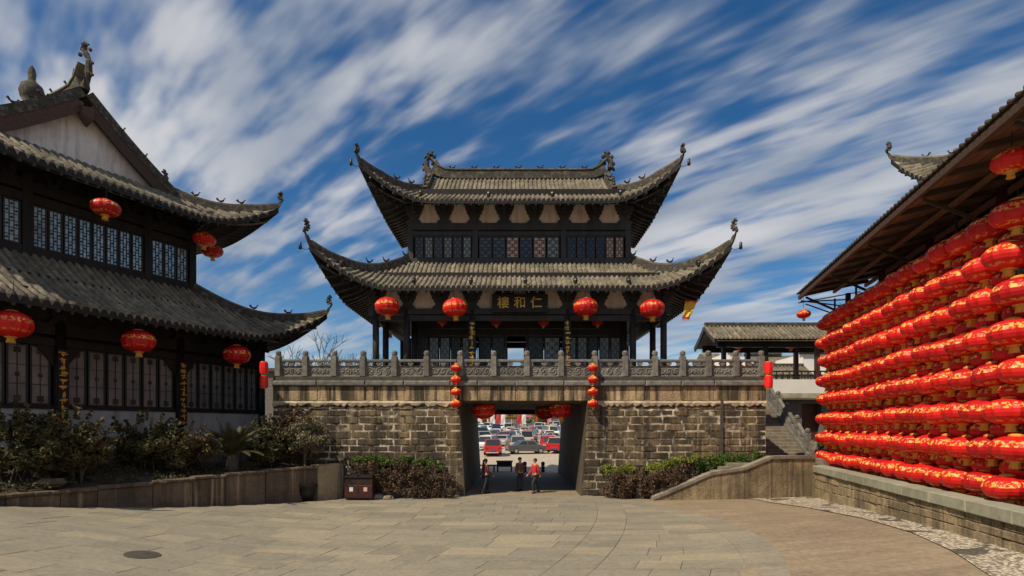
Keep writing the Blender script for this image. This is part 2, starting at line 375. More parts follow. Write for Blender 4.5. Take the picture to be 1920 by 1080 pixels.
def roof(parent, a2, b2, z2, rise, lift, m, pitch, T, tiled=(0,), g=None, dsk=None, vprof=.68, pexp=2.3, tip_up=.75, ridge_h=.5, hip_w=.30, birds=(), lamps=True, name='roof', label=None, spots=(), flare=.65, raf=None, fin=(1.30, .21)):
    dmax_f = b2 if g is not None else dsk
    dg = (a2 - g) if g is not None else dsk
    dtot = dmax_f
    def zp(d):
        v = d / dtot; return z2 + rise * (vprof * v + (1 - vprof) * v * v)
    def lf(e, d): return lift * max(0, 1 - e / m) ** pexp * max(0, 1 - d / (m * 1.15)) ** .9
    sides = [(a2, b2, dmax_f, lambda s, d: (s, -(b2 - d))), (b2, a2, dg, lambda s, d: (a2 - d, s)),
             (a2, b2, dmax_f, lambda s, d: (-s, b2 - d)), (b2, a2, dg, lambda s, d: (-(a2 - d), -s))]
    def w_of(i, d): return max(sides[i][0] - d, g if (g is not None and i % 2 == 0) else 0) if not (g is not None and i % 2 == 0 and d > dg) else g
    def P(i, s, d, dz=0.0):
        A = sides[i][0]; x, y = sides[i][3](s, d); e = max(0, A - abs(s)); u = lf(e, d); q = flare * u / lift
        return T(Vector((x + math.copysign(q, x), y + math.copysign(q, y), zp(d) + u + dz)))
    def hipp(sx, sy, d, dz):
        u = lf(d, d); q = flare * u / lift
        return T(Vector((sx * (a2 - d + q), sy * (b2 - d + q), zp(d) + u + dz)))
    bed = MB(); under = MB()
    for i in range(4):
        NS, ND = 56, 12
        for mb, dz in ((bed, 0.0), (under, -.26)):
            mb.grid(lambda p, q: P(i, (2 * p / NS - 1) * w_of(i, sides[i][2] * q / ND), sides[i][2] * q / ND, dz - (.0 if dz == 0 else .10 * min(1, q / 3))), NS, ND)
        # fascia joining bed and underside along the eave
        mb = under
        mb.grid(lambda p, q: P(i, (2 * p / NS - 1) * sides[i][0], -.01, -.26 * q - .0), NS, 1)
    rf = bed.build(name, M['tile'], parent); under.build('eave_underside', M['wood'], rf)
    if label: rf['label'] = label
    # rolls of cover tiles, one object each on the sides in view
    for i in range(4):
        A = sides[i][0]; n = int(A / pitch); rest = MB()
        for k in range(-n, n + 1):
            s = k * pitch
            dm = min(sides[i][2], A - abs(s)) if not (g is not None and i % 2 == 0 and abs(s) <= g) else sides[i][2]
            if g is not None and i % 2 == 0 and abs(s) > g: dm = min(dm, dg)
            if dm < .35: continue
            mb = MB() if i in tiled else rest; r0 = pitch * .31; nt = max(1, int(dm / .52)); base = len(mb.v); rings = []
            for t in range(nt):
                for d, rr in ((dm * t / nt, r0 * 1.08), (dm * (t + .96) / nt, r0 * .88)):
                    c = P(i, s, d); l = P(i, s + .01, d) - P(i, s - .01, d); l.normalize()
                    dn = P(i, s, min(dm, d + .02)) - P(i, s, max(0, d - .02)); nrm = l.cross(dn); nrm.normalize()
                    if nrm.z < 0: nrm = -nrm
                    c = c + l * RT.uniform(-.014, .014) + nrm * RT.uniform(-.012, .014); rr *= RT.uniform(.93, 1.07)
                    for a, h in ((-1, -.1), (-.62, .95), (.62, .95), (1, -.1)): mb.v.append(tuple(c + l * a * rr + nrm * h * rr))
                    rings.append(1)
            for t in range(len(rings) - 1):
                for q in range(3):
                    a = base + t * 4 + q; mb.f.append((a, a + 1, a + 5, a + 4))
            mb.f.append((base, base + 3, base + 2, base + 1))
            # drip tile hanging between the rolls
            p0, p1 = P(i, s + pitch * .2, -.03, .02), P(i, s + pitch * .8, -.03, .02); pm_ = P(i, s + pitch * .5, -.04, -.16)
            mb.add([p0, p1, pm_], [(0, 1, 2)])
            if i in tiled: mb.build('tile_row', M['tile'], rf, True)
        if rest.v: rest.build('tile_rows', M['tile'], rf)['kind'] = 'stuff'
    # rafters under the eaves in view
    rafb = MB()
    for i in (raf or tiled):
        A = sides[i][0]; n = int(A / .42)
        for k in range(-n, n + 1):
            s = k * .42; dm = min(2.2, A - abs(s), sides[i][2])
            if dm < .3: continue
            pts = [P(i, s, dm * t / 3, -.40 if t else -.36) for t in range(4)]
            rafb.sweep(pts, .09, .1)
    if rafb.v: rafb.build('rafters', M['wood_grey'], rf)['kind'] = 'stuff'
    # hip ridges with the sharp upturned tips
    for sx in (-1, 1):
        for sy in (-1, 1):
            pts = []; N = 16
            for q in range(N + 1):
                d = dg * (1 - q / N); pts.append(hipp(sx, sy, d, -.04))
            o = (pts[-1] - pts[-3]).normalized(); flat = Vector((o.x, o.y, 0)).normalized(); e = pts[-1]
            for k, (oo, uu) in enumerate(((.10, .16), (.17, .36), (.19, .56), (.14, .74))): pts.append(e + flat * oo * tip_up / .75 + Vector((0, 0, uu * tip_up / .75)))
            n = len(pts); W = [hip_w * (1 if k < n - 9 else max(.45, (n - k) / 9)) for k in range(n)]; H = [.36 * (1 if k < n - 9 else max(.30, (n - k) / 9)) for k in range(n)]
            hb = MB(); hb.sweep(pts, W, H); hr = hb.build('hip_ridge', M['ridge'], rf)
            cb = MB(); cb.sweep([p + Vector((0, 0, .02)) for p in pts[:-4]], [w * .55 for w in W[:-4]], [h + .07 for h in H[:-4]]); cb.build('ridge_cap', M['tile'], hr)
            fb = MB(); scroll_finial(fb, pts[-1] - Vector((0, 0, .1)), -flat, .46 * tip_up / .75, .10); fb.build('tip_scroll', M['ridge'], hr)
            hbm = MB(); hbm.sweep([hipp(sx, sy, d, -.62) for d in [dg * .95 * (1 - q / 8) + .25 for q in range(9)]], .24, .34); hbm.build('corner_beam', M['wood'], rf)
            if sy < 0 or (1 in tiled or 3 in tiled):
                for t in birds:
                    q = t * N; k = int(q); p = pts[k]; bo = link('ridge_bird', BIRD, hr, p + Vector((0, 0, .44)) if k < n - 9 else p + Vector((0, 0, .38)))
                    bo.rotation_euler = (0, 0, math.atan2(flat.y, flat.x))
                if lamps:
                    for t, dz in ((1.0, -.15), (.74, -.55), (.62, -.75), (.5, -.8), (.4, -.85)):
                        p = pts[int(t * N)]; lo = link('eave_lamp', LAMP, rf, p + Vector((0, 0, dz))); lo.rotation_euler = (0, 0, math.atan2(flat.y, flat.x))
    for (i, s, d) in spots:
        link('eave_spotlight', SPOT, rf, P(i, s, d, .14))
    # gable, main ridge, end finials
    if g is not None:
        for sx in (-1, 1):
            prof = [(b2 - d, zp(d)) for d in [dg + (b2 - dg) * q / 8 for q in range(9)]]
            poly = [(-y, z - .1) for y, z in prof] + [(y, z - .1) for y, z in reversed(prof[:-1])]
            gb = MB(); pts = []
            for xx in (sx * (g - .30), sx * (g - .55)): pts += [T(Vector((xx, y, z))) for y, z in poly]
            n = len(poly); gb.add(pts, [tuple(range(n)), tuple(range(2 * n - 1, n - 1, -1))] + [(q, (q + 1) % n, (q + 1) % n + n, q + n) for q in range(n)])
            gb.build('gable_wall', M['plaster'], rf)
            for sy in (-1, 1):
                path = [T(Vector((sx * (g - .02), sy * (b2 - d), zp(d) - .02))) for d in [dg - .15 + (b2 - dg + .15) * q / 8 for q in range(9)]]
                rb = MB(); rb.sweep(path, .34, .38); gr = rb.build('gable_ridge', M['ridge'], rf)
                bb = MB(); bb.sweep([T(Vector((sx * (g + .06), sy * max(.0, b2 - d), zp(d) - .62))) for d in [dg + .05 + (b2 - dg - .05) * q / 8 for q in range(9)]], .14, .58); bb.build('barge_board', M['wood_brown'], rf)
                if birds:
                    link('ridge_bird', BIRD, gr, path[3] + Vector((0, 0, .42))); fb = MB(); scroll_finial(fb, path[1] + Vector((0, 0, .3)), (path[0] - path[1]).normalized() * Vector((1, 1, 0)), .62, .10); fb.build('scroll', M['ridge'], gr)
                    link('ridge_bird', BIRD, gr, path[5] + Vector((0, 0, .42)))
            pk = T(Vector((sx * (g + .12), 0, zp(b2) - .6)));
            cb = MB(); ddx = T(Vector((sx, 0, 0))) - T(Vector((0, 0, 0)))
            cl = [pk + Vector((0, 0, .0)), pk + Vector((0, 0, -.45)), pk + Vector((0, 0, -.75))]
            cb.tube(cl, [.30, .26, .06], 7); cb.build('gable_pendant', M['wood_brown'], rf)
            fb = MB(); d0 = ddx.normalized(); e = T(Vector((sx * (g + .02), 0, zp(b2) + ridge_h * .55)))
            scroll_finial(fb, e, d0, fin[0] * ridge_h / .5, fin[1]); fb.build('ridge_finial', M['ridge'], rf)
        mr = MB(); N = 24; path = []
        for q in range(N + 1):
            x = -g + 2 * g * q / N; t = abs(x) / g; path.append(T(Vector((x, 0, zp(b2) - .05 + .35 * max(0, (t - .78) / .22) ** 2))))
        H = [ridge_h * (1 + .7 * max(0, (abs(2 * q / N - 1) - .8) / .2) ** 2) for q in range(N + 1)]
        mr.sweep(path, .40, H); mrg = mr.build('main_ridge', M['ridge'], rf)
        cb = MB(); cb.sweep([p + Vector((0, 0, h)) for p, h in zip(path, H)], .50, .07); cb.build('ridge_cap', M['tile'], mrg)
        for k in (3, 6, 9, 12, 15, 18, 21):
            if birds: link('ridge_bird', BIRD, mrg, path[k] + Vector((0, 0, H[k] + .10)))
    return rf, P, zp

# ------------------------------------------------------------ ground
def terrain(x, y):
    z = gz(x, y) if y < 25.3 else 0.0
    if y > 54: z += 0.034 * min(y - 54, 90)
    return z
def build_ground():
    xs = [-900, -300, -120, -60, -40] + [-30 + i * 1.5 for i in range(41)] + [40, 60, 120, 300, 900]
    ys = [-60, -20, -8] + [i * 1.5 for i in range(0, 28)] + [43, 46, 50, 54, 60, 70, 85, 100, 120, 144, 200, 400, 1000, 2200]
    b = MB(); b.grid(lambda i, j: (xs[i], ys[j], terrain(xs[i], ys[j])), len(xs) - 1, len(ys) - 1)
    t = NT('tan paving concrete'); w = t.coord('World'); n = t.noise(w, .35, 5, .6); n2 = t.noise(w, 7, 6, .7); ws = t.coord('World', (.3, 2.4, 1)); n3 = t.noise(ws, 1.0, 5, .65)
    c = t.ramp(n, [(.3, (.235, .19, .135)), (.7, (.33, .27, .19))]); c = t.mix(t.ramp(n3, [(.4, 0.0), (.7, .6)]), c, (.17, .135, .10))
    c = t.mix(1.0, c, t.ramp(n2, [(.3, .70), (.7, 1.2)]), 'MULTIPLY'); st = t.noise(w, 1.6, 6, .7); c = t.mix(t.ramp(st, [(.55, 0.0), (.68, .5)]), c, (.13, .105, .08)); t.col(c); t.bump(n2, .45, .012)
    tag(b.build('ground', t.fin(.75)), kind='structure')
def slab_mat():
    t = NT('grey green paving slab'); w = t.coord('World'); r = t.rnd()
    c = t.ramp(r, [(0, (.225, .21, .17)), (.3, (.27, .25, .198)), (.6, (.245, .23, .19)), (.85, (.295, .268, .208)), (1, (.34, .30, .22))])
    ws = t.coord('World', (.25, .9, 1)); n = t.noise(ws, 1.0, 6, .65); n2 = t.noise(w, 9, 6, .7); n4 = t.noise(w, 1.3, 5, .6)
    c = t.mix(t.ramp(n, [(.46, 0.0), (.64, .5)]), c, (.14, .132, .115)); c = t.mix(t.ramp(n4, [(.52, 0.0), (.7, .55)]), c, (.34, .29, .20))
    c = t.mix(1.0, c, t.ramp(n2, [(.25, .72), (.7, 1.15)]), 'MULTIPLY'); t.col(c); t.bump(n2, .35, .012)
    return t.fin(t.ramp(n, [(.35, .55), (.65, .8)]), spec=.35)
def arc1(y): return -33.3 + math.sqrt(37 ** 2 - (27 - y) ** 2)
def arc2(y): return -6.9 + math.sqrt(max(0.0, 14 ** 2 - (y - 17.5) ** 2))
PL0, PL1 = Vector((-15.3, 16.5)), Vector((-7.7, 25.4))          # foot of the left planter wall
PR0, PR1 = Vector((14.6, 28.4)), Vector((10.4, 10.2))            # foot of the right planter wall
def build_slabs():
    m = slab_mat(); rnd = random.Random(11); out = []
    pav = bpy.data.objects.new('pavement', None); COL.objects.link(pav); tag(pav, kind='structure')
    y = 8.6
    while y < 26.1:
        dy = rnd.choice((.62, .78, .9, .9)); y1 = min(y + dy, 26.12)
        if y1 - y < .3: break
        xl = max(-.98 * y1 - 1.5, -17 if y < 15 else -7.7 - (25.4 - y1) * .854 * 1.0 + .15)
        def run(xa, xb, lo, hi):   # xa, xb: functions of y at both ends
            L = min(xb(y), xb(y1)) - max(xa(y), xa(y1))
            if L < .25: return
            cuts = [0.0]; 
            while True:
                cuts.append(cuts[-1] + rnd.uniform(lo, hi))
                if cuts[-1] > L - lo * .5: cuts[-1] = L; break
            for k in range(len(cuts) - 1):
                f0, f1 = cuts[k] / L, cuts[k + 1] / L; G = .008
                q = [(xa(yy) + (xb(yy) - xa(yy)) * f, yy) for f, yy in ((f0, y), (f1, y), (f1, y1), (f0, y1))]
                q = [(q[0][0] + G, q[0][1] + G), (q[1][0] - G, q[1][1] + G), (q[2][0] - G, q[2][1] - G), (q[3][0] + G, q[3][1] - G)]
                out.append(q)
        run(lambda yy: xl, lambda yy: min(arc1(yy), arc2(yy)), .9, 1.9)
        run(lambda yy: min(arc1(yy), arc2(yy)) + .0, lambda yy: min(arc1(yy) + 1.05, arc2(yy)), 1.2, 1.5)
        run(lambda yy: min(arc1(yy) + 1.05, arc2(yy) - .95), lambda yy: arc2(yy) - .95, .8, 1.6)
        run(lambda yy: max(arc2(yy) - .95, min(arc1(yy) + 1.05, arc2(yy))), lambda yy: arc2(yy), .8, 1.2)
        y = y1
    def size(q):
        cx = sum(p[0] for p in q) / 4; cy = sum(p[1] for p in q) / 4
        return (abs(cx) < .93 * cy and cy > 10.4, -cy)
    out.sort(key=size, reverse=True); rest = MB()
    for k, q in enumerate(out):
        b = MB() if k < 300 else rest; h = .02 + rnd.uniform(-.005, .005); top = [(x, yy, gz(x, yy) + h) for x, yy in q]; c = .012
        cx = sum(p[0] for p in q) / 4; cy = sum(p[1] for p in q) / 4
        bot = [(x + math.copysign(c, x - cx), yy + math.copysign(c, yy - cy), gz(x, yy) - .05) for x, yy in q]
        b.hexa([Vector(p) for p in bot] + [Vector(p) for p in top])
        if k < 300: b.build('paving_slab', m, pav)
    rest.build('paving_slabs_beyond', m, pav)['kind'] = 'stuff'
def build_mosaic():
    t = NT('pebble mosaic'); w = t.coord('World'); vo = t.n('ShaderNodeTexVoronoi'); vo.inputs['Scale'].default_value = 13; t.l(w, vo.inputs['Vector'])
    n = t.noise(w, .75, 3, .55, 1.2); dark = t.ramp(n, [(.56, 0.0), (.58, 1.0)])  # dark patches: pebble motifs, with cast shadows painted into the same colour
    sh = t.n('ShaderNodeSeparateColor'); t.l(vo.outputs['Color'], sh.inputs[0])
    pale = t.ramp(sh.outputs[0], [(0, (.44, .39, .31)), (1, (.68, .62, .52))]); dk = t.ramp(sh.outputs[1], [(0, (.045, .042, .04)), (1, (.12, .11, .10))])
    c = t.mix(dark, pale, dk); c = t.mix(t.ramp(vo.outputs['Distance'], [(.35, 0.0), (.62, .8)]), c, (.10, .085, .065)); t.col(c)
    h = t.n('ShaderNodeMath', operation='SUBTRACT'); h.inputs[0].default_value = 1; t.l(vo.outputs['Distance'], h.inputs[1]); t.bump(h.outputs[0], .8, .03)
    b = MB(); out = [(8.2, 28.3), (9.6, 27.0), (10.9, 24.6), (11.35, 21.5), (11.25, 18), (10.7, 15), (9.9, 12.6), (8.9, 10.3)]
    pts = []
    for i in range(len(out) - 1):
        for k in range(5): f = k / 5; pts.append(Vector(out[i]).lerp(Vector(out[i + 1]), f))
    pts.append(Vector(out[-1]))
    def fn(i, j):
        o = pts[i]; f = (o.y - PR0.y) / (PR1.y - PR0.y); q = PR0.lerp(PR1, max(0, f)) + Vector((.1, 0)); p = o.lerp(q, j / 4); return (p.x, p.y, gz(p.x, p.y) + .008 + .02)
    b.grid(fn, len(pts) - 1, 4); tag(b.build('pebble_strip', t.fin(.75)), kind='structure')
build_ground(); build_slabs(); build_mosaic()
# ------------------------------------------------------------ stone gate platform
GX, GY = 0.4, 26.25
def jl(z): return -2.625 - .25 * z / 4.45
def jr(z): return 2.85 + .30 * z / 4.45
def build_gate_base():
    g = thing('gate_platform', 'weathered stone gate platform with a wide passage under the black pavilion', 'gate', (GX, GY, 0))
    rnd = random.Random(5)
    for x0, x1, left in ((-11.6, None, True), (None, 11.5, False)):
        b = MB()
        if left: b.prism([(x0, -.2), (jl(0), -.2), (jl(4.45), 4.45), (x0, 4.45)], .012, 13.25)
        else: b.prism([(jr(0), -.2), (x1, -.2), (x1, 4.45), (jr(4.45), 4.45)], .012, 13.25)
        b.build('pier', M['mortar'], g)
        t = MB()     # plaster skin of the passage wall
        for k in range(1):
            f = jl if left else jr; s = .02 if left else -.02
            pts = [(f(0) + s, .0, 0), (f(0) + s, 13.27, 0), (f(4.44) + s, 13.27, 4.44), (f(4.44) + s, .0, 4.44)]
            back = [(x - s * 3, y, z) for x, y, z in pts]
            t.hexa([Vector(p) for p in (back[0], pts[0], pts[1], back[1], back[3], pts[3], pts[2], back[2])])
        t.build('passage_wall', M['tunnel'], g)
    b = MB(); b.box(-11.6, 11.5, .1, 13.25, 4.45, 5.3); b.build('deck', M['stone_dark'], g)
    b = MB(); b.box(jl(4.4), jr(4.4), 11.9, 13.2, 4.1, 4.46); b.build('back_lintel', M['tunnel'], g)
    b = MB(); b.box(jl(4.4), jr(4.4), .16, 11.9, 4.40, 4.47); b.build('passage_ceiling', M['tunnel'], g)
    # wall blocks, course by course
    z = 0.0; courses = []
    while z < 4.2:
        h = rnd.uniform(.29, .36); 
        if z + h > 4.12: h = 4.33 - z
        courses.append((z, z + h)); z += h
    for (z0, z1) in courses:
        zc = (z0 + z1) / 2
        for xa, xb in ((-11.6, jl(zc)), (jr(zc), 11.5)):
            x = xa
            while x < xb - .05:
                w = rnd.uniform(.5, 1.15)
                if xb - (x + w) < .42: w = xb - x
                b = MB(); G = rnd.uniform(.016, .046); j = rnd.uniform(0, .025)
                xs0, xs1 = x + (G if x > xa else 0), x + w - (G if x + w < xb - .01 else 0)
                b.bbox(xs0, xs1, -.02 + j, .2, z0 + G, z1 - G, .022, .014, rnd)
                if abs(x + w - xb) < .01 and xb < 0 or (abs(x - xa) < .01 and xa > 0):   # follow the battered jamb
                    f = jl if xb < 0 else jr; edge = xs1 if xb < 0 else xs0
                    b.v = [((vx + f(vz) - f(zc)) if abs(vx - edge) < .06 else vx, vy, vz) for vx, vy, vz in b.v]
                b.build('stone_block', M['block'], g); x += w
    # lime ledge and the smooth band of big slabs over it
    x = -11.6
    while x < 11.45:
        w = min(rnd.uniform(1.1, 2.3), 11.5 - x)
        if 11.5 - (x + w) < .6: w = 11.5 - x
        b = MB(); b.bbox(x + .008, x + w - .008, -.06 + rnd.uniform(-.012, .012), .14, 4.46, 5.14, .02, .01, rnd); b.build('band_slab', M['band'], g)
        b = MB(); b.bbox(x + .01, x + w - .01, -.20, .3, 5.15, 5.40, .05, .008, rnd); b.build('coping_stone', M['stone_grey'], g); x += w
    for xa, xb in ((-11.6, jl(4.4)), (jr(4.4), 11.5)):
        b = MB(); n = 60
        b.grid(lambda i, j: (xa + (xb - xa) * i / n, (-.055, -.085, -.04)[j] + rnd.uniform(-.01, .01), (4.28, 4.36, 4.47)[j] + (rnd.uniform(-.11, .04) if j == 0 else 0)), n, 2)
        b.build('mortar_ledge', M['ledge'], g)
    # drain pipe slot
    b = MB(); b.box(9.35, 9.47, -.10, .0, 1.9, 4.46); b.build('drain_pipe', M['stone_dark'], g)
    return g
def carved_panel(w, h, seed):
    rnd = random.Random(seed); b = MB(); nx, nz = 26, 10
    cs = [(w * (k + .5) / 3 - w / 2, h * .5) for k in range(3)]
    def fn(i, j):
        x, z = w * i / nx - w / 2, h * j / nz; d = 0
        if 0 < i < nx and 0 < j < nz:
            for cx, cz in cs:
                r = math.hypot(x - cx, (z - cz) * 1.2); a = math.atan2(z - cz, x - cx)
                if r < w / 6: d = max(d, .045 * max(0, math.sin(r * 46 - a * (1 if cx < 0 else -1) * 2 + seed)))
            d += rnd.uniform(0, .012)
        edge = i in (0, nx) or j in (0, nz)
        return (x, (-.03 if edge else .02 - d), z)
    b.grid(fn, nx, nz); b.box(-w / 2, w / 2, .021, .08, 0, h)
    return b.mesh('panel', M['stone_grey'])
def build_balustrade():
    px = [522, 573, 627, 681, 740, 800, 863, 926, 988, 1052, 1115, 1172, 1228, 1280, 1328, 1380, 1427]
    xs = [(p - 960) / 40 - GX for p in px]
    g = thing('stone_balustrade', 'carved grey stone balustrade along the top of the gate platform', 'balustrade', (GX, GY, 5.4))
    b = MB(); b.box(-11.55, 11.45, -.12, .22, .001, .2); b.build('plinth', M['stone_dark'], g)
    for x in xs:
        b = MB(); b.bbox(x - .13, x + .13, -.14, .16, .2, 1.12, .02); b.bbox(x - .10, x + .10, -.11, .13, 1.12, 1.17, .01); b.lathe([(.09, 1.17), (.13, 1.21), (.14, 1.33), (.10, 1.39), (.03, 1.42)], 8, (x, .01, 0))
        b.build('post', M['stone_grey'], g)
    for k in range(len(xs) - 1):
        x0, x1 = xs[k] + .13, xs[k + 1] - .13; w = x1 - x0; c = (x0 + x1) / 2
        link('panel', carved_panel(w, .50, k), g, (c, 0, .2))
        b = MB(); b.bbox(x0, x1, -.07, .12, .88, 1.0, .02); b.build('rail', M['stone_grey'], g)
        b = MB()
        b.prism([(c - .05, .70), (c + .05, .70), (c + .14, .80), (c + .1, .88), (c - .1, .88), (c - .14, .80)], -.04, .08)
        for q, s in ((x0, 1), (x1, -1)): 
            p = [(q, .70), (q + s * .22, .70), (q + s * .12, .78), (q + s * .2, .88), (q, .88)]
            b.prism(p if s > 0 else p[::-1], -.04, .08)
        b.build('rail_support', M['stone_grey'], g)
    return g

# ------------------------------------------------------------ pavilion on the gate
def lattice(b, x0, x1, z0, z1, y, nx, nz, t=.016, style=0):
    for i in range(nx + 1): x = x0 + (x1 - x0) * i / nx; b.box(x - t / 2, x + t / 2, y - .02, y + .01, z0, z1)
    for j in range(nz + 1): z = z0 + (z1 - z0) * j / nz; b.box(x0, x1, y - .021, y + .008, z - t / 2, z + t / 2)
    if style:
        for i in range(nx):
            for j in range(nz):
                if (i + j) % 2: continue
                cx, cz = x0 + (x1 - x0) * (i + .5) / nx, z0 + (z1 - z0) * (j + .5) / nz; r = min((x1 - x0) / nx, (z1 - z0) / nz) * .34
                b.prism([(cx - r, cz), (cx, cz - r), (cx + r, cz), (cx, cz + r)], y - .022, y)
def window(parent, x0, x1, z0, z1, y, glass, nx=3, nz=6, style=1, name='window'):
    b = MB(); f = .05
    b.box(x0, x0 + f, y - .06, y, z0, z1); b.box(x1 - f, x1, y - .06, y, z0, z1); b.box(x0 + f, x1 - f, y - .058, y, z0, z0 + f); b.box(x0 + f, x1 - f, y - .058, y, z1 - f, z1)
    w = b.build(name, M['wood_grey'], parent)
    p = MB(); p.box(x0 + f, x1 - f, y - .02, y - .005, z0 + f, z1 - f); p.build('pane', glass, w)
    l = MB(); lattice(l, x0 + f, x1 - f, z0 + f, z1 - f, y - .032, nx, nz, .018, style); l.build('lattice', M['lattice'], w)
    return w
def bracket(b, x, z0, y, s=1.0, dep=.5):
    half = [(.44, 0), (.42, .09), (.28, .20), (.25, .30), (.34, .40), (.34, .50), (.44, .56), (.44, .70), (.52, .78), (.58, 1.06)]
    poly = [(x - h * s, z0 + z * s) for h, z in half][::-1] + [(x + h * s, z0 + z * s) for h, z in half]
    b.prism(poly[::-1] if False else poly, y - .10, y + .02)
    for k, (zz, oo) in enumerate(((.40, .25), (.62, .45), (.86, .70))):
        b.box(x - .07 * s, x + .07 * s, y - oo * dep * 2, y, z0 + zz * s, z0 + (zz + .14) * s); b.box(x - .16 * s, x + .16 * s, y - oo * dep * 2 - .06, y - oo * dep * 2 + .10, z0 + (zz + .12) * s, z0 + (zz + .26) * s)
def build_pavilion():
    FZ = 5.3; cy = 7.45
    g = thing('gate_pavilion', 'two-storey black timber pavilion with upswept tiled eaves on the stone gate', 'pavilion', (GX, GY, 0))
    T = lambda v: Vector((v.x, v.y + cy, v.z))
    # ---- lower storey
    cols = [(x, 2.75) for x in (-7.45, -5.85, -2.46, 2.46, 5.85, 7.45)] + [(x, y) for x in (-7.45, 7.45) for y in (5.0, 9.9, 12.15)] + [(x, y) for x in (-5.85, 5.85) for y in (5.0, 9.9, 12.15)]
    for x, y in cols:
        b = MB(); b.lathe([(.175, FZ + .2), (.17, 9.3)], 12, (x, y, 0)); c = b.build('column', M['wood_grey'], g, True)
        b = MB(); b.lathe([(.26, FZ), (.27, FZ + .08), (.2, FZ + .22)], 12, (x, y, 0)); b.build('column_base', M['stone_grey'], c)
    for z0, z1, y0, y1, e in ((8.72, 9.0, 2.66, 2.84, 7.6), (9.05, 9.34, 2.6, 2.9, 7.8)):
        b = MB(); b.box(-e, e, y0, y1, z0, z1); b.build('beam', M['wood_grey'], g)
        for s in (-1, 1):
            b = MB(); b.box(s * 7.45 - .1, s * 7.45 + .1, y1 + .01, 14.9 - y1 - .01, z0 + .004, z1 - .004); b.build('beam', M['wood_grey'], g)
    b = MB(); b.box(-7.4, 7.4, 2.80, 2.86, 9.345, 11.2); b.build('plaster_panel', M['plaster_warm'], g)
    for s in (-1, 1):
        b = MB(); b.box(s * 7.4 - .03, s * 7.4 + .03, 2.88, 12.0, 9.345, 11.1); b.build('plaster_panel', M['plaster_warm'], g)
    for x in (-7.45, -5.8, -4.13, -2.46, -.82, .82, 2.46, 4.13, 5.8, 7.45):
        b = MB(); bracket(b, x, 9.345, 2.79, .92); b.build('bracket', M['wood_grey'], g)
    b = MB(); b.box(-7.8, 7.8, 1.9, 2.1, 10.30, 10.46); b.box(-7.4, 7.4, 2.6, 2.78, 10.42, 11.2); b.build('eave_purlin', M['wood'], g)
    b = MB(); b.box(-7.3, 7.3, 2.9, 12, 9.4, 9.5); b.build('ceiling', M['wood'], g)
    # door leaves across the front of the hall, open in the middle
    pale = M['glass_pale']; glassy = M['glass_dark']
    def leaves(y, front):
        for xa, xb, n in ((-5.68, -2.6, 5), (2.6, 5.68, 5), (-2.3, -.78, 2), (.45, 2.3, 2)):
            for k in range(n):
                x0 = xa + (xb - xa) * k / n + .02; x1 = xa + (xb - xa) * (k + 1) / n - .02
                l = MB(); l.box(x0, x1, y, y + .06, FZ + .1, 6.45); l.box(x0, x0 + .06, y, y + .06, 6.45, 8.3); l.box(x1 - .06, x1, y, y + .06, 6.45, 8.3); l.box(x0 + .06, x1 - .06, y, y + .06, 8.2, 8.3)
                lf_ = l.build('door_leaf', M['wood'], g)
                if front:
                    p = MB(); p.box(x0 + .06, x1 - .06, y + .03, y + .045, 6.45, 8.2); gl = pale if (xa < -3 and k in (1, 2, 4)) or (xa > 2.5 and k in (0, 1, 3, 4)) or (xa == .45 and k == 1) else glassy
                    p.build('pane', gl, lf_)
                    q = MB(); lattice(q, x0 + .06, x1 - .06, 6.45, 8.2, y + .02, 3, 8, .016, 1); q.build('lattice', M['lattice'], lf_)
        for z0, z1 in ((8.32, 8.7), (8.72, 9.38)):
            b = MB(); b.box(-5.7, 5.7, y - .02, y + .08, z0, z1); b.build('transom', M['wood'], g)
        b = MB(); b.box(-5.7, -.76, y - .01, y + .07, FZ, FZ + .09); b.box(.43, 5.7, y - .01, y + .07, FZ, FZ + .09); b.build('threshold', M['wood'], g)
        for x in (-2.46, 2.46, -.73, .41):
            b = MB(); b.box(x - .05, x + .05, y - .03, y + .09, FZ, 8.32); b.build('door_post', M['wood_grey'], g)
    leaves(5.0, True); leaves(9.9, False)
    for s in (-1, 1):
        b = MB(); b.box(s * 5.8 - .05, s * 5.8 + .05, 5.1, 9.85, FZ, 9.38); b.build('side_wall', M['wood'], g)
    # couplet boards on the two middle columns: rows of gold characters, too worn to read
    rnd = random.Random(3)
    for x in (-2.46, 2.46):
        b = MB(); b.box(x - .17, x + .17, 2.50, 2.56, 5.95, 8.72); cb = b.build('couplet_board', M['wood'], g)
        for k in range(11):
            zc = 8.55 - k * .245; q = MB()
            for _ in range(5):
                if rnd.random() < .5: w, h = rnd.uniform(.14, .24), .035
                else: w, h = .035, rnd.uniform(.08, .18)
                cx, cz = x + rnd.uniform(-.05, .05), zc + rnd.uniform(-.07, .07); q.box(cx - w / 2, cx + w / 2, 2.484 + rnd.uniform(-.006, .006), 2.502, cz - h / 2, cz + h / 2)
            q.build('gold_character', M['gold'], cb)
    # name board
    nb = MB(); nb.box(-1.32, 1.32, 2.18, 2.26, 9.16, 9.88); pl = nb.build('name_board', M['wood'], g)
    for nm, (x0, x1, z0, z1) in (('board_frame', (-1.42, 1.42, 9.06, 9.16)), ('board_frame', (-1.42, 1.42, 9.88, 9.97)), ('board_frame', (-1.42, -1.32, 9.16, 9.88)), ('board_frame', (1.32, 1.42, 9.16, 9.88))):
        b = MB(); b.box(x0, x1, 2.13, 2.28, z0, z1); b.build(nm, M['wood'], pl)
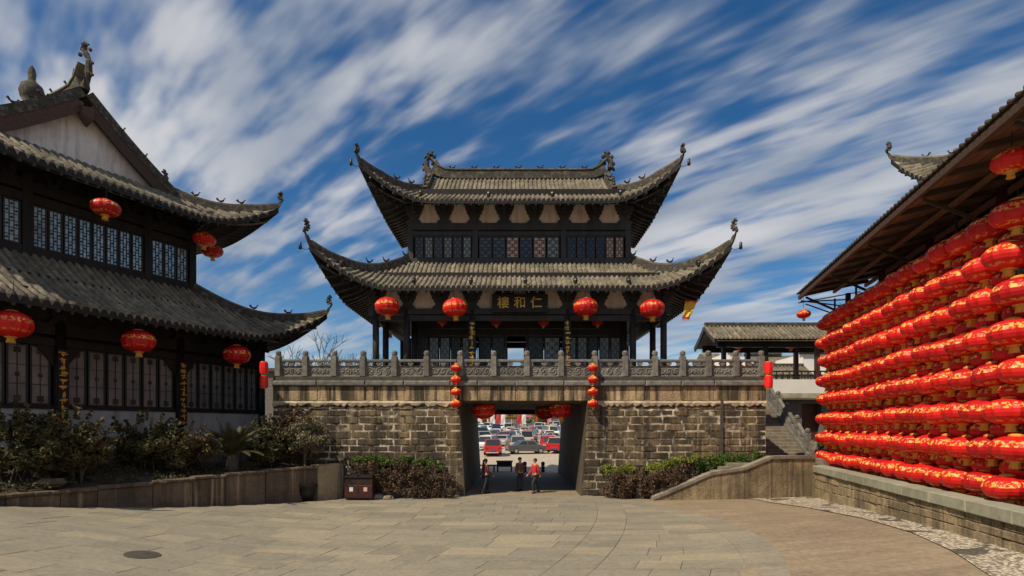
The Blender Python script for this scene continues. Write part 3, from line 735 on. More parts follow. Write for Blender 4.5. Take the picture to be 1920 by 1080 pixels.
    for k, ch in enumerate('\u6a13\u548c\u4ec1'):
        c = bpy.data.curves.new('board_character', 'FONT'); c.body = ch; c.size = .62; c.extrude = .012; c.offset = .006; c.align_x = 'CENTER'; c.align_y = 'CENTER'
        o = bpy.data.objects.new('tmp', c); COL.objects.link(o)
        me = bpy.data.meshes.new_from_object(o.evaluated_get(bpy.context.evaluated_depsgraph_get())); bpy.data.objects.remove(o)
        me.materials.clear(); me.materials.append(M['gold'])
        co = link('gold_character', me, pl, ((k - 1) * .84, 2.165, 9.515)); co.rotation_euler = (R(90), 0, 0); co.scale = (1.0, 1.0, 1.0)
    roof(g, 9.4, 6.4, 10.14, 2.15, 1.80, 3.4, .25, T, tiled=(0,), dsk=3.4, birds=(.12, .32, .52), spots=[(0, x, .15) for x in (-5.2, -2.4, 2.7, 5.3, 0.25)] + [(0, -8.4, .3), (0, 8.4, .3)], label='lower tiled roof with sharply upswept corners', tip_up=.8, raf=(0, 1, 3))
    # ---- upper storey
    UY = 4.45; ucols = [-5.95, -2.42, 2.42, 5.95]
    for x in ucols:
        for y in (UY, 2 * cy - UY):
            b = MB(); b.box(x - .15, x + .15, y - .12, y + .12, 12.0, 14.36); b.build('upper_post', M['wood_grey'], g)
    for y0, s in ((UY, 1), (2 * cy - UY, -1)):
        for z0, z1, pr in ((12.15, 12.46, .10), (13.70, 13.92, .09), (14.0, 14.36, .16)):
            b = MB(); b.box(-6.0, 6.0, y0 - pr, y0 + pr, z0, z1); b.build('upper_beam', M['wood_grey'], g)
        b = MB(); b.box(-5.8, 5.8, y0 - .04, y0 + .04, 14.37, 16.0); b.build('plaster_panel', M['plaster_warm'], g)
        b = MB(); b.box(-5.8, 5.8, y0 - .02, y0 + .05, 13.6, 14.1); b.build('frieze_board', M['wood'], g)
    for s in (-1, 1):
        b = MB(); b.box(s * 5.9 - .06, s * 5.9 + .06, UY + .13, 2 * cy - UY - .13, 12.1, 14.9); b.build('upper_side_wall', M['wood'], g)
    b = MB(); b.box(-5.8, 5.8, UY + .3, 2 * cy - UY - .3, 12.2, 12.3); b.build('upper_floor', M['wood'], g)
    for (xa, xb), n, cl in (((-5.75, -2.6), 6, 'gpgpgp'), ((-2.22, 2.22), 6, 'ggkgkp'), ((2.6, 5.75), 6, 'ggggkk')):
        for k in range(n):
            x0 = xa + (xb - xa) * k / n + .03; x1 = xa + (xb - xa) * (k + 1) / n - .03
            window(g, x0, x1, 12.48, 13.68, UY + .02, {'g': M['glass'], 'p': M['glass_pale'], 'k': M['glass_pink']}[cl[k]], 3, 6)
    b = MB(); b.box(-5.7, 5.7, 2 * cy - UY - .05, 2 * cy - UY + .02, 12.3, 13.7); b.build('upper_back_wall', M['wood'], g)
    for x in (-5.75, -4.1, -2.46, -.82, .82, 2.46, 4.1, 5.75):
        b = MB(); bracket(b, x, 14.365, UY - .05, .92, .4); b.build('bracket', M['wood_grey'], g)
    b = MB(); b.box(-6.2, 6.2, UY - .9, UY - .75, 15.20, 15.36); b.box(-5.8, 5.8, UY - .2, UY - .06, 15.42, 16.2); b.build('eave_purlin', M['wood'], g)
    roof(g, 7.5, 4.7, 15.07, 3.1, 1.60, 3.1, .25, T, tiled=(0,), g=5.3, birds=(.3, .55), spots=[(0, x, .15) for x in (-5.1, -1.6, 1.7, 5.2)], label='upper hipped and gabled tiled roof with a carved ridge', tip_up=.62, raf=(0, 1, 3))
    return g
build_gate_base(); build_balustrade(); build_pavilion()
# ------------------------------------------------------------ hall on the left
M['mirror_glass'] = pm('sky blue window glass', (.30, .46, .58), (.48, .62, .72), 1.1, 0.25, 0.15, 3, metal=.6)  # blue base colour paints in the sky reflected by the panes
M['dim_glass'] = pm('dusty paned glass', (.13, .14, .145), (.25, .26, .265), 1.4, 0.35, 0.15, 3, metal=.2)
HL = (-13.3, 29.7, 0); HL_RZ = math.atan2(.889, .458)
def hl_world(x, y, z):
    c, s = math.cos(HL_RZ), math.sin(HL_RZ); return Vector((HL[0] + c * x - s * y, HL[1] + s * x + c * y, z))
def build_left_hall():
    g = thing('timber_hall', 'large dark timber hall with two tiled roofs and a white gable, left of the gate', 'hall', HL, HL_RZ)
    cx, cy, BZ = -7.2, 7.2, 2.3; rnd = random.Random(21)
    b = MB(); b.box(-15.2, .8, -1.4, 15, .0, BZ); b.build('terrace', M['stone_dark'], g)
    cols = (0, -4.4, -9.1, -13.8)
    for x in cols:
        for y in (0, 14.4):
            b = MB(); b.lathe([(.2, BZ + .2), (.19, 7.3)], 12, (x, y, 0)); c = b.build('column', M['wood'], g, True)
            b = MB(); b.lathe([(.3, BZ), (.32, BZ + .1), (.24, BZ + .22)], 12, (x, y, 0)); b.build('column_base', M['stone_grey'], c)
    # pale plinth wall under the windows
    for k in range(3):
        b = MB(); b.box(cols[k + 1] + .2, cols[k] - .2, -.02, .28, BZ, 3.92); b.build('plinth_wall', M['grey_wall'], g)
    b = MB(); b.box(-13.8, 0, .3, .5, BZ, 8.6); b.build('inner_wall', M['wood'], g)
    b = MB(); b.box(-.15, .15, .5, 14, BZ, 8.6); b.box(-13.95, -13.65, .5, 14, BZ, 8.6); b.build('end_wall', M['wood'], g)
    for z0, z1, e in ((3.92, 4.06, .06), (6.32, 6.62, .08), (6.75, 7.2, .1)):
        for k in range(3):
            b = MB(); b.box(cols[k + 1] + .18, cols[k] - .18, -e, .2, z0, z1); b.build('beam', M['wood'], g)
    for k in range(3):
        n = 6; xa, xb = cols[k + 1] + .25, cols[k] - .25
        for q in range(n):
            x0 = xa + (xb - xa) * q / n + .03; x1 = xa + (xb - xa) * (q + 1) / n - .03
            w = window(g, x0, x1, 4.08, 6.30, .06, M['dim_glass'], 2, 3, 0, 'casement')
            b = MB(); xm = (x0 + x1) / 2
            for zc in (4.3, 5.18, 6.08):      # carved rosettes on the glass
                b = MB(); r_ = .085 if zc == 5.18 else .13
                for q_ in range(4): a_ = q_ * math.pi / 2 + .78; b.prism([(xm + .55 * r_ * math.cos(a_) + .5 * r_ * math.cos(t * math.pi / 3), zc + .55 * r_ * math.sin(a_) + .5 * r_ * math.sin(t * math.pi / 3)) for t in range(6)], .005 - .001 * q_, .02)
                b.build('carving', M['wood_brown'], w)
    # hanging carved brackets beside the columns
    for x in cols[1:]:
        for s in (-1, 1):
            b = MB(); b.prism([(x + s * .2, 6.3), (x + s * .2, 5.5), (x + s * .34, 5.75), (x + s * .75, 6.3)][::s], -.08, .05); b.build('corner_brace', M['wood'], g)
    # couplet boards with worn gold characters
    for x in (-4.4, -9.1):
        b = MB(); b.box(x - .17, x + .17, -.30, -.23, 3.3, 6.2); cb = b.build('couplet_board', M['wood'], g)
        for k in range(11):
            zc = 6.05 - k * .26; q = MB()
            for _ in range(5):
                if rnd.random() < .5: w, h = rnd.uniform(.14, .25), .036
                else: w, h = .036, rnd.uniform(.08, .19)
                ax, az = x + rnd.uniform(-.05, .05), zc + rnd.uniform(-.07, .07); q.box(ax - w / 2, ax + w / 2, -.318 + rnd.uniform(-.006, .006), -.299, az - h / 2, az + h / 2)
            q.build('gold_character', M['gold'], cb)
    # brackets carrying the lower eave
    for x in (0, -1.47, -2.93, -4.4, -5.97, -7.53, -9.1, -10.67, -12.23, -13.8):
        b = MB(); bracket(b, x, 7.2, -.05, .9, .8); b.build('bracket', M['wood'], g)
    b = MB(); b.box(-13.8, 0, -1.4, -1.25, 7.62, 7.8); b.box(-13.8, 0, .04, .25, 7.2, 9); b.build('eave_purlin', M['wood'], g)
    roof(g, 8.3, 9.5, 7.62, 2.45, 1.65, 3.9, .30, lambda v: Vector((v.x + cx, v.y + cy, v.z)), tiled=(0,), dsk=3.9, birds=(.56, .75), lamps=False, label='broad lower roof of grey tiles with an upswept corner', tip_up=.7)
    # ---- upper storey
    UY, ux = 1.6, (-2.8, -4.93, -9.5, -11.6)
    for x in ux:
        for y in (UY, 12.8):
            b = MB(); b.box(x - .17, x + .17, y - .15, y + .15, 9.6, 13.2); b.build('upper_post', M['wood'], g)
    for z0, z1, e in ((9.9, 10.35, .12), (12.05, 12.4, .12), (12.5, 12.95, .14)):
        b = MB(); b.box(-11.6, -2.8, UY - e, UY + .05, z0, z1); b.build('upper_beam', M['wood'], g)
    b = MB(); b.box(-2.95, -2.75, UY + .16, 12.6, 9.6, 13.4); b.box(-11.65, -11.45, UY + .16, 12.6, 9.6, 13.4); b.box(-11.5, -2.9, UY + .1, UY + .2, 12.0, 13.6); b.box(-11.5, -2.9, UY + .35, UY + .4, 9.6, 12.2); b.build('upper_wall', M['wood'], g)
    for (xa, xb, n) in ((-4.76, -2.98, 3), (-9.33, -5.1, 8), (-11.43, -9.67, 3)):
        for q in range(n):
            x0 = xa + (xb - xa) * q / n + .02; x1 = xa + (xb - xa) * (q + 1) / n - .02
            window(g, x0, x1, 10.36, 12.04, UY + .02, M['mirror_glass'], 3, 6, 1)
    cutz = rnd
    for k in range(7):
        x = -2.8 - 8.8 * k / 6; b = MB(); bracket(b, x, 12.75, UY - .1, .6, .9); b.build('bracket', M['wood'], g)
    roof(g, 7.8, 6.6, 13.1, 4.5, 1.55, 3.6, .30, lambda v: Vector((cx - v.y, cy + v.x, v.z)), tiled=(3,), g=5.0, birds=(.25, .5, .72), lamps=False, label='upper roof with a white plastered gable and carved ridges', tip_up=.6, ridge_h=.62, fin=(1.55, .16))
    # gourd finial on the ridge
    b = MB(); b.lathe([(.5, 17.9), (.46, 18.3), (.30, 18.45), (.44, 18.7), (.50, 19.0), (.42, 19.3), (.2, 19.5), (.14, 19.6), (.17, 19.9), (.11, 20.15), (.02, 20.3)], 14, (cx, cy - .4, 0)); b.build('ridge_gourd', M['ridge'], g, True)
build_left_hall()

# ------------------------------------------------------------ hall and canopy on the right
VX, VY = .24 / math.hypot(.24, .971), .971 / math.hypot(.24, .971)
HR = (15.5, 27.5, 0); HR_RZ = math.atan2(-VY, -VX)
def hr_world(x, y, z):
    c, s = math.cos(HR_RZ), math.sin(HR_RZ); return Vector((HR[0] + c * x - s * y, HR[1] + s * x + c * y, z))
def build_right_hall():
    M['canopy_board'] = pm('red brown canopy board', (.10, .042, .026), (.24, .105, .062), 2.4, .75, .35, 20, (4, .35, 4), vary=.45, kind='Object')
    M['green_glass'] = pm('pale green wall cladding', (.38, .50, .45), (.52, .63, .57), .8, .5, .15, 8)
    g = thing('canopied_hall', 'timber hall with a long boarded canopy over the wall of red lanterns', 'hall', HR, HR_RZ)
    rnd = random.Random(9); X1 = 19.0
    def cz(y): return 9.75 + (y + 1.3) / 3.0 * .55
    # hall body behind
    b = MB(); b.box(1.4, X1, 1.9, 12, 0, 11.5); b.build('wall', M['wood'], g)
    x = 1.5
    while x < X1 - .3:
        b = MB(); b.box(x, x + .5, 1.84, 1.9, 6.6, 9.9); b.build('wall_slat', M['green_glass'], g); x += .56
    # canopy: boards below, battens, tiles above
    nb = 11; y = -1.22
    for k in range(nb):
        w = (1.66 + 1.22) / nb; x = .12
        while x < X1 - .2:
            L = min(rnd.uniform(2.6, 4.2), X1 - x); b = MB(); y0, y1 = y + .006, y + w - .006; dz = rnd.uniform(-.008, .008)
            b.hexa([Vector(q) for q in ((x + .004, y0, cz(y0) + dz), (x + L - .004, y0, cz(y0) + dz), (x + L - .004, y1, cz(y1) + dz), (x + .004, y1, cz(y1) + dz), (x + .004, y0, cz(y0) + .05), (x + L - .004, y0, cz(y0) + .05), (x + L - .004, y1, cz(y1) + .05), (x + .004, y1, cz(y1) + .05))])
            b.build('canopy_board', M['canopy_board'], g); x += L
        y += w
    x = .3
    while x < X1:
        b = MB(); b.sweep([Vector((x, -1.25, cz(-1.25) - .14)), Vector((x, 1.7, cz(1.7) - .14))], .09, .13); b.build('canopy_rafter', M['wood_brown'], g); x += 1.35
    for y0, h in ((-1.3, .11), (.25, .2), (1.62, .26)):
        b = MB(); b.box(.08, X1, y0 - .05, y0 + .06, cz(y0) - .145 - h * .6, cz(y0) - .142 + (h if y0 < -1 else 0)); b.build('canopy_beam', M['canopy_board'] if y0 > 0 else M['wood_brown'], g)
    b = MB(); b.hexa([Vector(q) for q in ((0, -1.38, cz(-1.38) + .06), (X1, -1.38, cz(-1.38) + .06), (X1, 2.4, cz(2.4) + .06), (0, 2.4, cz(2.4) + .06), (0, -1.38, cz(-1.38) + .10), (X1, -1.38, cz(-1.38) + .10), (X1, 2.4, cz(2.4) + .10), (0, 2.4, cz(2.4) + .10))])
    rf = b.build('canopy_roof', M['wood_brown'], g)
    x = .08
    while x < X1:
        b = MB(); b.tube([Vector((x, yy, cz(yy) + .10)) for yy in (-1.41, 0, 2.4)], .05, 6); b.build('tile_row', M['ridge'], rf, True); x += .26
    for x in (0.0, 4.1, 8.2, 12.3, 16.4):
        b = MB(); b.lathe([(.13, .3), (.12, 9.75)], 10, (x, .9, 0)); b.build('post', M['wood_red'], g, True)
        b = MB(); b.sweep([Vector((x, .9, 8.6)), Vector((x, -1.0, 9.62))], .07, .09); b.build('strut', M['wood_brown'], g)
    b = MB()
    for (p, q) in (((0, .9, 9.45), (0, -1.2, 9.45)), ((0, .9, 9.1), (0, -1.2, 9.5)), ((0, .9, 8.5), (-.35, -.9, 9.4)), ((-.5, -1.2, 9.5), (-.5, 1.6, 9.9))): b.tube([p, q], .035, 5)
    b.build('end_truss', M['wood_brown'], g)
    # upper roof: only its far corner rises above the canopy
    roof(g, 8.0, 4.2, 15.0, 2.4, 2.9, 4.8, .30, lambda v: Vector((v.x + 4.3, v.y + 9.2, v.z)), tiled=(0,), g=4.5, birds=(.62, .8), lamps=False, label='upper roof whose far corner curls up behind the canopy', tip_up=.7)
    b = MB(); b.box(2, 14, 8, 12.5, 11.5, 15); b.build('upper_wall', M['wood_red'], g)
    return g
build_right_hall()
# ------------------------------------------------------------ lanterns
def lantern_meshes(w, h, key):
    r = w / 2; prof = []; N = 9
    for k in range(N + 1):
        t = -math.pi / 2 * .86 + math.pi * .86 * k / N; prof.append((r * (math.cos(t) ** .8), h / 2 * math.sin(t) / math.sin(math.pi / 2 * .86)))
    b = MB(); b.lathe(prof, 28, rib=.05); body = b.mesh('lantern_' + key, M['lantern'], False)
    cr = prof[0][0]
    c = MB(); c.lathe([(cr * 1.0, h / 2 - .01), (cr * 1.02, h / 2 + .03), (cr * .5, h / 2 + .06), (.02, h / 2 + .065)], 12); cap = c.mesh('cap', M['lantern_gold'])
    q = MB(); q.lathe([(cr * 1.02, -h / 2 + .01), (cr * 1.02, -h / 2 - .03), (cr * .62, -h / 2 - .035), (cr * .70, -h / 2 - .06 * w - .06), (cr * .80, -h / 2 - .12 * w - .06)], 12, rib=.10); tas = q.mesh('tassel', M['lantern_gold'])
    return body, cap, tas
LM = {'big': lantern_meshes(1.22, .86, 'big'), 'mid': lantern_meshes(1.06, .60, 'mid'), 'small': lantern_meshes(.76, .47, 'small'), 'mini': lantern_meshes(.50, .33, 'mini')}
def lantern(kind, loc, label, group, cord=0.0, rz=0.0, sc=1.0, rnd=random):
    body, cap, tas = LM[kind]
    o = link('red_lantern', body, None, loc); o.rotation_euler = (rnd.uniform(-.09, .09), rnd.uniform(-.09, .09), rz); o.scale = (sc, sc, sc)
    tag(o, label, 'lantern', group)
    link('cap', cap, o); link('tassel', tas, o)
    if cord:
        key = 'cord%.2f' % cord
        if key not in CORDS:
            h = max(v.co.z for v in cap.vertices); b = MB(); b.tube([(0, 0, h - .01), (0, 0, h + cord)], .012, 4); CORDS[key] = b.mesh('cord', M['black_metal'])
        link('cord', CORDS[key], o)
    return o
CORDS = {}
def at(px, py, D): return unproj(px, py, D)
GL = 'lanterns hung on the gate pavilion'
for px, py, lab in ((726, 575, 'large red lantern at the left corner of the gate pavilion eave'), (853, 577, 'large red lantern left of the gate name board'), (1098, 576, 'large red lantern right of the gate name board'), (1223, 579, 'large red lantern at the right corner of the gate pavilion eave')):
    lantern('big', at(px, py, 27.6), lab, GL, .55)
for px, py, lab in ((829, 602, 'small red lantern under the pavilion, left of the left gold couplet'), (930, 604, 'small red lantern under the pavilion, right of the left gold couplet'), (1019, 605, 'small red lantern under the pavilion, left of the right gold couplet'), (1120, 604, 'small red lantern under the pavilion, right of the right gold couplet')):
    lantern('small', at(px, py, 30.2), lab, GL, .35, 0, .8)
SL = 'strings of small lanterns on the gate front'
for px, side in ((855, 'left'), (1112, 'right')):
    for k, py in enumerate((690, 712, 735, 757)):
        lantern('mini', at(px, py, 25.95), '%s small red lantern of the vertical string %s of the passage' % (('top', 'second', 'third', 'bottom')[k], side), SL, .22)
TL = 'dark lanterns hanging inside the passage'
for px, py, D, lab in ((907, 769, 28.5, 'dim red lantern hanging inside the passage by its left wall'), (1052, 767, 28.3, 'nearer dim red lantern inside the passage by its right wall'), (1022, 772, 33.0, 'farther dim red lantern inside the passage on the right')):
    lantern('big', at(px, py, D), lab, TL, .14)
HLG = 'lanterns hung on the left hall'
for px, py, D, kd, lab in ((22, 608, 18.9, 'big', 'large red lantern at the left picture edge under the hall eave'), (260, 640, 22.6, 'big', 'large red lantern in the middle of the left hall lower eave'), (444, 665, 26.6, 'big', 'large red lantern at the far end of the left hall lower eave'), (198, 390, 22.2, 'mid', 'red lantern in front of the upper windows of the left hall'), (383, 449, 27.6, 'mid', 'upper of two red lanterns under the left hall upper eave corner'), (398, 471, 28.9, 'mid', 'lower of two red lanterns under the left hall upper eave corner')):
    lantern(kd, at(px, py, D), lab, HLG, 1.0 if kd == 'big' else .8)
lantern('small', at(1507, 589, 27.5), 'small red lantern hanging off the far end of the canopy', None, .7, 0, .85)
lantern('small', at(1896, 302, 12.6), 'red lantern hanging from the canopy edge above the lantern wall', None, .5)
CW = 'lanterns under the covered walkway'
for px, lab in ((1385, 'red lantern under the left part of the covered walkway roof'), (1483, 'red lantern under the right part of the covered walkway roof')):
    lantern('mid', at(px, 645, 41.2), lab, CW, .2)
# short red cylinder lanterns in pairs at both ends of the balustrade
def cyl_lantern(px, py, D, lab):
    b = MB(); b.lathe([(.14, -.27), (.185, -.24), (.20, 0), (.185, .24), (.14, .27)], 14, rib=.02); o = b.build('tube_lantern', M['red_plastic'], None); o.location = at(px, py, D)
    tag(o, lab, 'lantern', 'red tube lanterns at the balustrade ends')
    b = MB(); b.lathe([(.15, .27), (.15, .30), (.02, .31)], 10); b.lathe([(.02, -.31), (.15, -.30), (.15, -.27)], 10); b.build('end_ring', M['lantern_gold'], o); b = MB(); b.tube([(0, 0, .3), (0, 0, .45)], .01, 4); b.build('cord', M['black_metal'], o)
for px, side in ((495, 'left'), (1441, 'right')):
    cyl_lantern(px, 690, 26.0, 'upper red tube lantern at the %s end of the gate balustrade' % side)
    cyl_lantern(px, 716, 26.0, 'lower red tube lantern at the %s end of the gate balustrade' % side)
# the lantern wall
def lantern_wall():
    rnd = random.Random(17); rows = 8; pitch_x, pitch_z, z0 = 1.03, .925, 1.78; NX = 15; phase = [0, .35, .1, .5, .2, .42, .05, .3]
    fr = thing('lantern_rack', 'dark pole rack carrying the wall of red lanterns under the canopy', 'rack', HR, HR_RZ)
    for x in (-.35, 2.6, 5.6, 11, 14.4):
        b = MB(); b.tube([(x, .42, 1.2), (x, .42, 9.6)], .045, 6); b.build('rack_post', M['black_metal'], fr)
    for r in range(rows):
        for y in (0, .16):
            b = MB(); z = z0 + r * pitch_z + (.46 if y == 0 else .06); b.tube([(-.5, y, z), (15.4, y, z)], .022, 5); b.build('rack_bar', M['black_metal'], fr)
    def rowname(r): return 'lowest' if r == 0 else ORD[r + 1] + ' lowest'
    for r in range(rows):
        for c in range(NX):
            x = .1 + phase[r] + c * pitch_x; z = z0 + r * pitch_z
            p = hr_world(x + rnd.uniform(-.03, .03), -.10 + rnd.uniform(-.05, .05), z + rnd.uniform(-.035, .035))
            nm = 'large red lantern, %s from far end, %s row of lantern wall' % (ORD[c + 1], rowname(r))
            lantern('mid', p, nm, 'large lanterns of the lantern wall', .16, rnd.uniform(0, 6), rnd.uniform(.95, 1.04), rnd)
            if c < NX - 1:
                p = hr_world(x + pitch_x * .5 + rnd.uniform(-.04, .04), .16 + rnd.uniform(-.05, .05), z - .47 + rnd.uniform(-.03, .03))
                nm = 'small red lantern, %s from far end, set back behind %s large row' % (ORD[c + 1], rowname(r))
                lantern('small', p, nm, 'small lanterns set back in the lantern wall', .16, rnd.uniform(0, 6), rnd.uniform(.95, 1.05), rnd)
lantern_wall()
# ------------------------------------------------------------ foliage
def leaf_cloud(n, clumps, size, rnd, flat=0.0, elong=1.5):
    """leaf-sized faces spread through a set of clumps (centre, radius xyz), denser to their outside"""
    b = MB(); tot = sum(c[1][0] * c[1][1] * c[1][2] for c in clumps)
    for (c, r) in clumps:
        k = max(12, int(n * (r[0] * r[1] * r[2]) / tot))
        for _ in range(k):
            d = Vector((rnd.gauss(0, 1), rnd.gauss(0, 1), rnd.gauss(0, 1))).normalized(); q = rnd.random() ** .42 * rnd.uniform(.75, 1.12)
            p = Vector(c) + Vector((d.x * r[0], d.y * r[1], d.z * r[2])) * q
            u = Vector((rnd.gauss(0, 1), rnd.gauss(0, 1), rnd.gauss(0, 1) * (1 - flat))).normalized(); v = u.cross(Vector((rnd.gauss(0, 1), rnd.gauss(0, 1), rnd.gauss(0, 1)))).normalized()
            s = size * rnd.choice((.5, .7, .9, 1.1, 1.5)); u *= s * elong; v *= s * .5
            i = len(b.v); b.v += [tuple(p - u * .5), tuple(p + v * .6), tuple(p + u * .6), tuple(p - v * .6)]; b.f.append((i, i + 1, i + 2, i + 3))
    return b
def lumps(n, R3, rnd, rmin, rmax, base=(0, 0, 0), bottom=-.5):
    out = []
    for _ in range(n):
        d = Vector((rnd.gauss(0, 1), rnd.gauss(0, 1), rnd.gauss(0, 1))).normalized() * rnd.random() ** .4
        if d.z < bottom: d.z = bottom
        r = rnd.uniform(rmin, rmax); out.append((Vector(base) + Vector((d.x * R3[0], d.y * R3[1], d.z * R3[2])), (r, r, r * .85)))
    return out
def bush(name, loc, R3, n, size, mat, label, rnd, cat='bush', group=None, lump=(.16, .36), nl=46, stems=7, h0=.3):
    g = thing(name, label, cat, loc, 0, group)
    c = (0, 0, R3[2] + h0)
    lm = lumps(nl, (R3[0] * .84, R3[1] * .84, R3[2] * .84), rnd, lump[0], lump[1], c)
    fb = leaf_cloud(n, lm, size, rnd)
    for _ in range(nl):      # stray shoots
        d = Vector((rnd.gauss(0, 1), rnd.gauss(0, 1), abs(rnd.gauss(.4, .8)))).normalized(); p = Vector(c) + Vector((d.x * R3[0], d.y * R3[1], d.z * R3[2])) * .85
        sh = leaf_cloud(26, [(p + d * .16 * q, (.05, .05, .07)) for q in range(1, 4)], size * .9, rnd); fb.add(sh.v, sh.f)
    fb.build('foliage', mat, g)
    for k in range(stems):
        t = rnd.choice(lm)[0]; b = MB(); x, y = rnd.uniform(-.25, .25) * R3[0], rnd.uniform(-.25, .25) * R3[1]
        b.tube([(x, y, -.15), (x * .8 + t.x * .25, y * .8 + t.y * .25, t.z * .45), t], [.035, .025, .01], 5); b.build('stem', M['bark'], g)
    return g
rp = random.Random(41)
PG = 'shrubs in the left planter'
def soil_z(x, y):      # planter soil climbs from the wall to the hall terrace
    d = (PL1 - PL0).normalized(); n = Vector((-d.y, d.x)); t = (Vector((x, y)) - PL0).dot(n); return 1.15 + min(1.0, max(0, t / 3.5)) * .9
def left_planter():
    d = (PL1 - PL0); L = d.length; d.normalize(); n = Vector((-d.y, d.x))      # n points away from the plaza
    start = PL0 - d * 4.0; LL = L + 4.0; rz = math.atan2(d.y, d.x)
    g = thing('planter_wall', 'low brown stone planter wall below the shrubs of the left hall', 'wall', (start.x, start.y, 0), rz)
    rnd = random.Random(2); x = 0
    while x < LL - .05:
        w = rnd.uniform(.9, 1.7)
        if LL - x - w < .6: w = LL - x
        def foot(xx): p = start + d * xx; return gz(p.x, p.y) - .1
        def top(xx): return 1.23 + .30 * sstep(4.5, LL - 1.5, xx)
        j = rnd.uniform(-.02, .03); b = MB(); f0, t0 = min(foot(x), foot(x + w)), (top(x) + top(x + w)) / 2
        b.bbox(x + .006, x + w - .006, j, .4, f0, t0 - .12, .02, .012, rnd); b.build('wall_stone', M['brownstone'], g)
        b = MB(); b.bbox(x + .005, x + w - .005, -.06, .42, t0 - .115, t0, .025, .01, rnd); b.build('coping_stone', M['brownstone'], g); x += w
    # return at the gate end, in paler stone
    b = MB(); b.bbox(LL - 1.25, LL + .02, -.1, .5, -.1, 1.56, .03, .012, rnd); b.build('end_stone', M['sandstone'], g)
    b = MB(); b.hexa([Vector((LL, .0, -.1)), Vector((LL + .42, .35, -.1)), Vector((LL - .2, 1.6, -.1)), Vector((LL - .6, 1.3, -.1)), Vector((LL, .0, 1.5)), Vector((LL + .42, .35, 1.5)), Vector((LL - .2, 1.6, 1.5)), Vector((LL - .6, 1.3, 1.5))]); b.build('wall_stone', M['brownstone'], g)
    s = MB(); nn = 30
    def sf(i, j):
        p = start + d * (LL * i / nn) + n * (.3 + 6.2 * j / 10); return (p.x, p.y, soil_z(p.x, p.y) + rnd.uniform(-.04, .05))
    s.grid(sf, nn, 10); tag(s.build('planter_soil', M['soil']), kind='structure')
left_planter()
def place(px, D): return ((px - 960) / FPX * D, D)
for px, D, R3, n, mat, lab in (
    (40, 17.9, (1.70, 1.0, 1.36), 11000, 'leaf_dark', 'dark olive shrub at the left edge of the planter'),
    (142, 18.9, (1.0, .85, 1.30), 7500, 'leaf_olive', 'dark shrub beside the first gold couplet of the left hall'),
    (272, 21.2, (1.35, 1.0, 1.12), 8000, 'leaf_dark', 'rounded shrub in front of the pale plinth of the left hall'),
    (342, 21.6, (1.3, 1.0, 1.0), 8500, 'leaf_olive', 'broad low shrub left of the fan palm in the planter'),
    (506, 24.1, (.95, .7, 1.15), 7000, 'leaf_dark', 'green shrub right of the fan palm in the planter'),
    (548, 25.5, (1.15, .6, 1.35), 7000, 'leaf_brown', 'brownish shrub against the left end of the gate wall')):
    x, y = place(px, D); bush('shrub', (x, y, soil_z(x, y) - .1), (R3[0], R3[1], R3[2] * .88), n, .10, M[mat], lab, rp, group=PG, h0=.0)
def sago(px, D):
    x, y = place(px, D); g = thing('sago_palm', 'dark sago palm with stiff arching fronds in the left planter', 'palm', (x, y, soil_z(x, y) - .1))
    b = MB(); b.lathe([(.2, -.2), (.24, .3), (.2, .75), (.1, .85)], 10); b.build('trunk', M['bark'], g)
    for k in range(34):
        a = k * 2.399; el = R(rp.uniform(22, 80)); L = rp.uniform(1.3, 1.9); f = MB(); pts = []
        for q in range(9):
            t = q / 8; r = L * t * math.cos(el) * (1 + .15 * t); z = .82 + L * t * math.sin(el) - .75 * t * t * math.cos(el); pts.append(Vector((r * math.cos(a), r * math.sin(a), z)))
        f.tube(pts, [.02 * (1 - .8 * q / 8) for q in range(9)], 4)
        side = Vector((-math.sin(a), math.cos(a), 0))
        for q in range(1, 28):
            t = q / 28; i = int(t * 8); p = pts[i].lerp(pts[min(8, i + 1)], t * 8 - i); l = .30 * math.sin(math.pi * min(1, t * .85 + .12)); dirv = (pts[min(8, i + 1)] - pts[max(0, i)]).normalized()
            for s in (-1, 1):
                e = p + (side * s * .8 + dirv * .6) * l + Vector((0, 0, .05)); w = dirv * .028; f.add([p - w, p + w, e], [(0, 1, 2)])
        f.build('frond', M['leaf_dark'], g)
sago(436, 22.6)
def litter():      # dead leaves and ground cover over the planter soil
    d = (PL1 - PL0).normalized(); n = Vector((-d.y, d.x)); lm = []
    for _ in range(420):
        p = PL0 - d * 3 + d * rp.uniform(0, 14.4) + n * (.35 + rp.random() ** 1.6 * 3.0); lm.append(((p.x, p.y, soil_z(p.x, p.y) + rp.uniform(0, .16)), (.22, .22, .12)))
    tag(leaf_cloud(8000, lm, .07, rp).build('ground_cover', M['leaf_dark']), kind='stuff')
litter()
def rock(b, c, r, rnd, sq=(1, 1, .7)):
    n0 = len(b.v); N, K = 7, 4
    ring = []
    for k in range(K + 1):
        t = -math.pi / 2 + math.pi * k / K
        for q in range(N):
            a = 2 * math.pi * q / N + k * .3; s = r * rnd.uniform(.75, 1.15); b.v.append((c[0] + s * sq[0] * math.cos(t) * math.cos(a), c[1] + s * sq[1] * math.cos(t) * math.sin(a), c[2] + s * sq[2] * math.sin(t)))
    for k in range(K):
        for q in range(N): a, bb = n0 + k * N + q, n0 + k * N + (q + 1) % N; b.f.append((a, bb, bb + N, a + N))
for px, py, D, r, lab in ((468, 872, 24.0, .55, 'flat brown stone lying on the planter wall below the palm'), (95, 905, 18.0, .42, 'dark boulder under the leftmost shrubs'),):
    b = MB(); rock(b, (0, 0, 0), r, rp, (1.3, .8, .42)); o = b.build('planter_rock', M['brownstone']); p = at(px, py, D); o.location = p; tag(o, lab, 'rock')
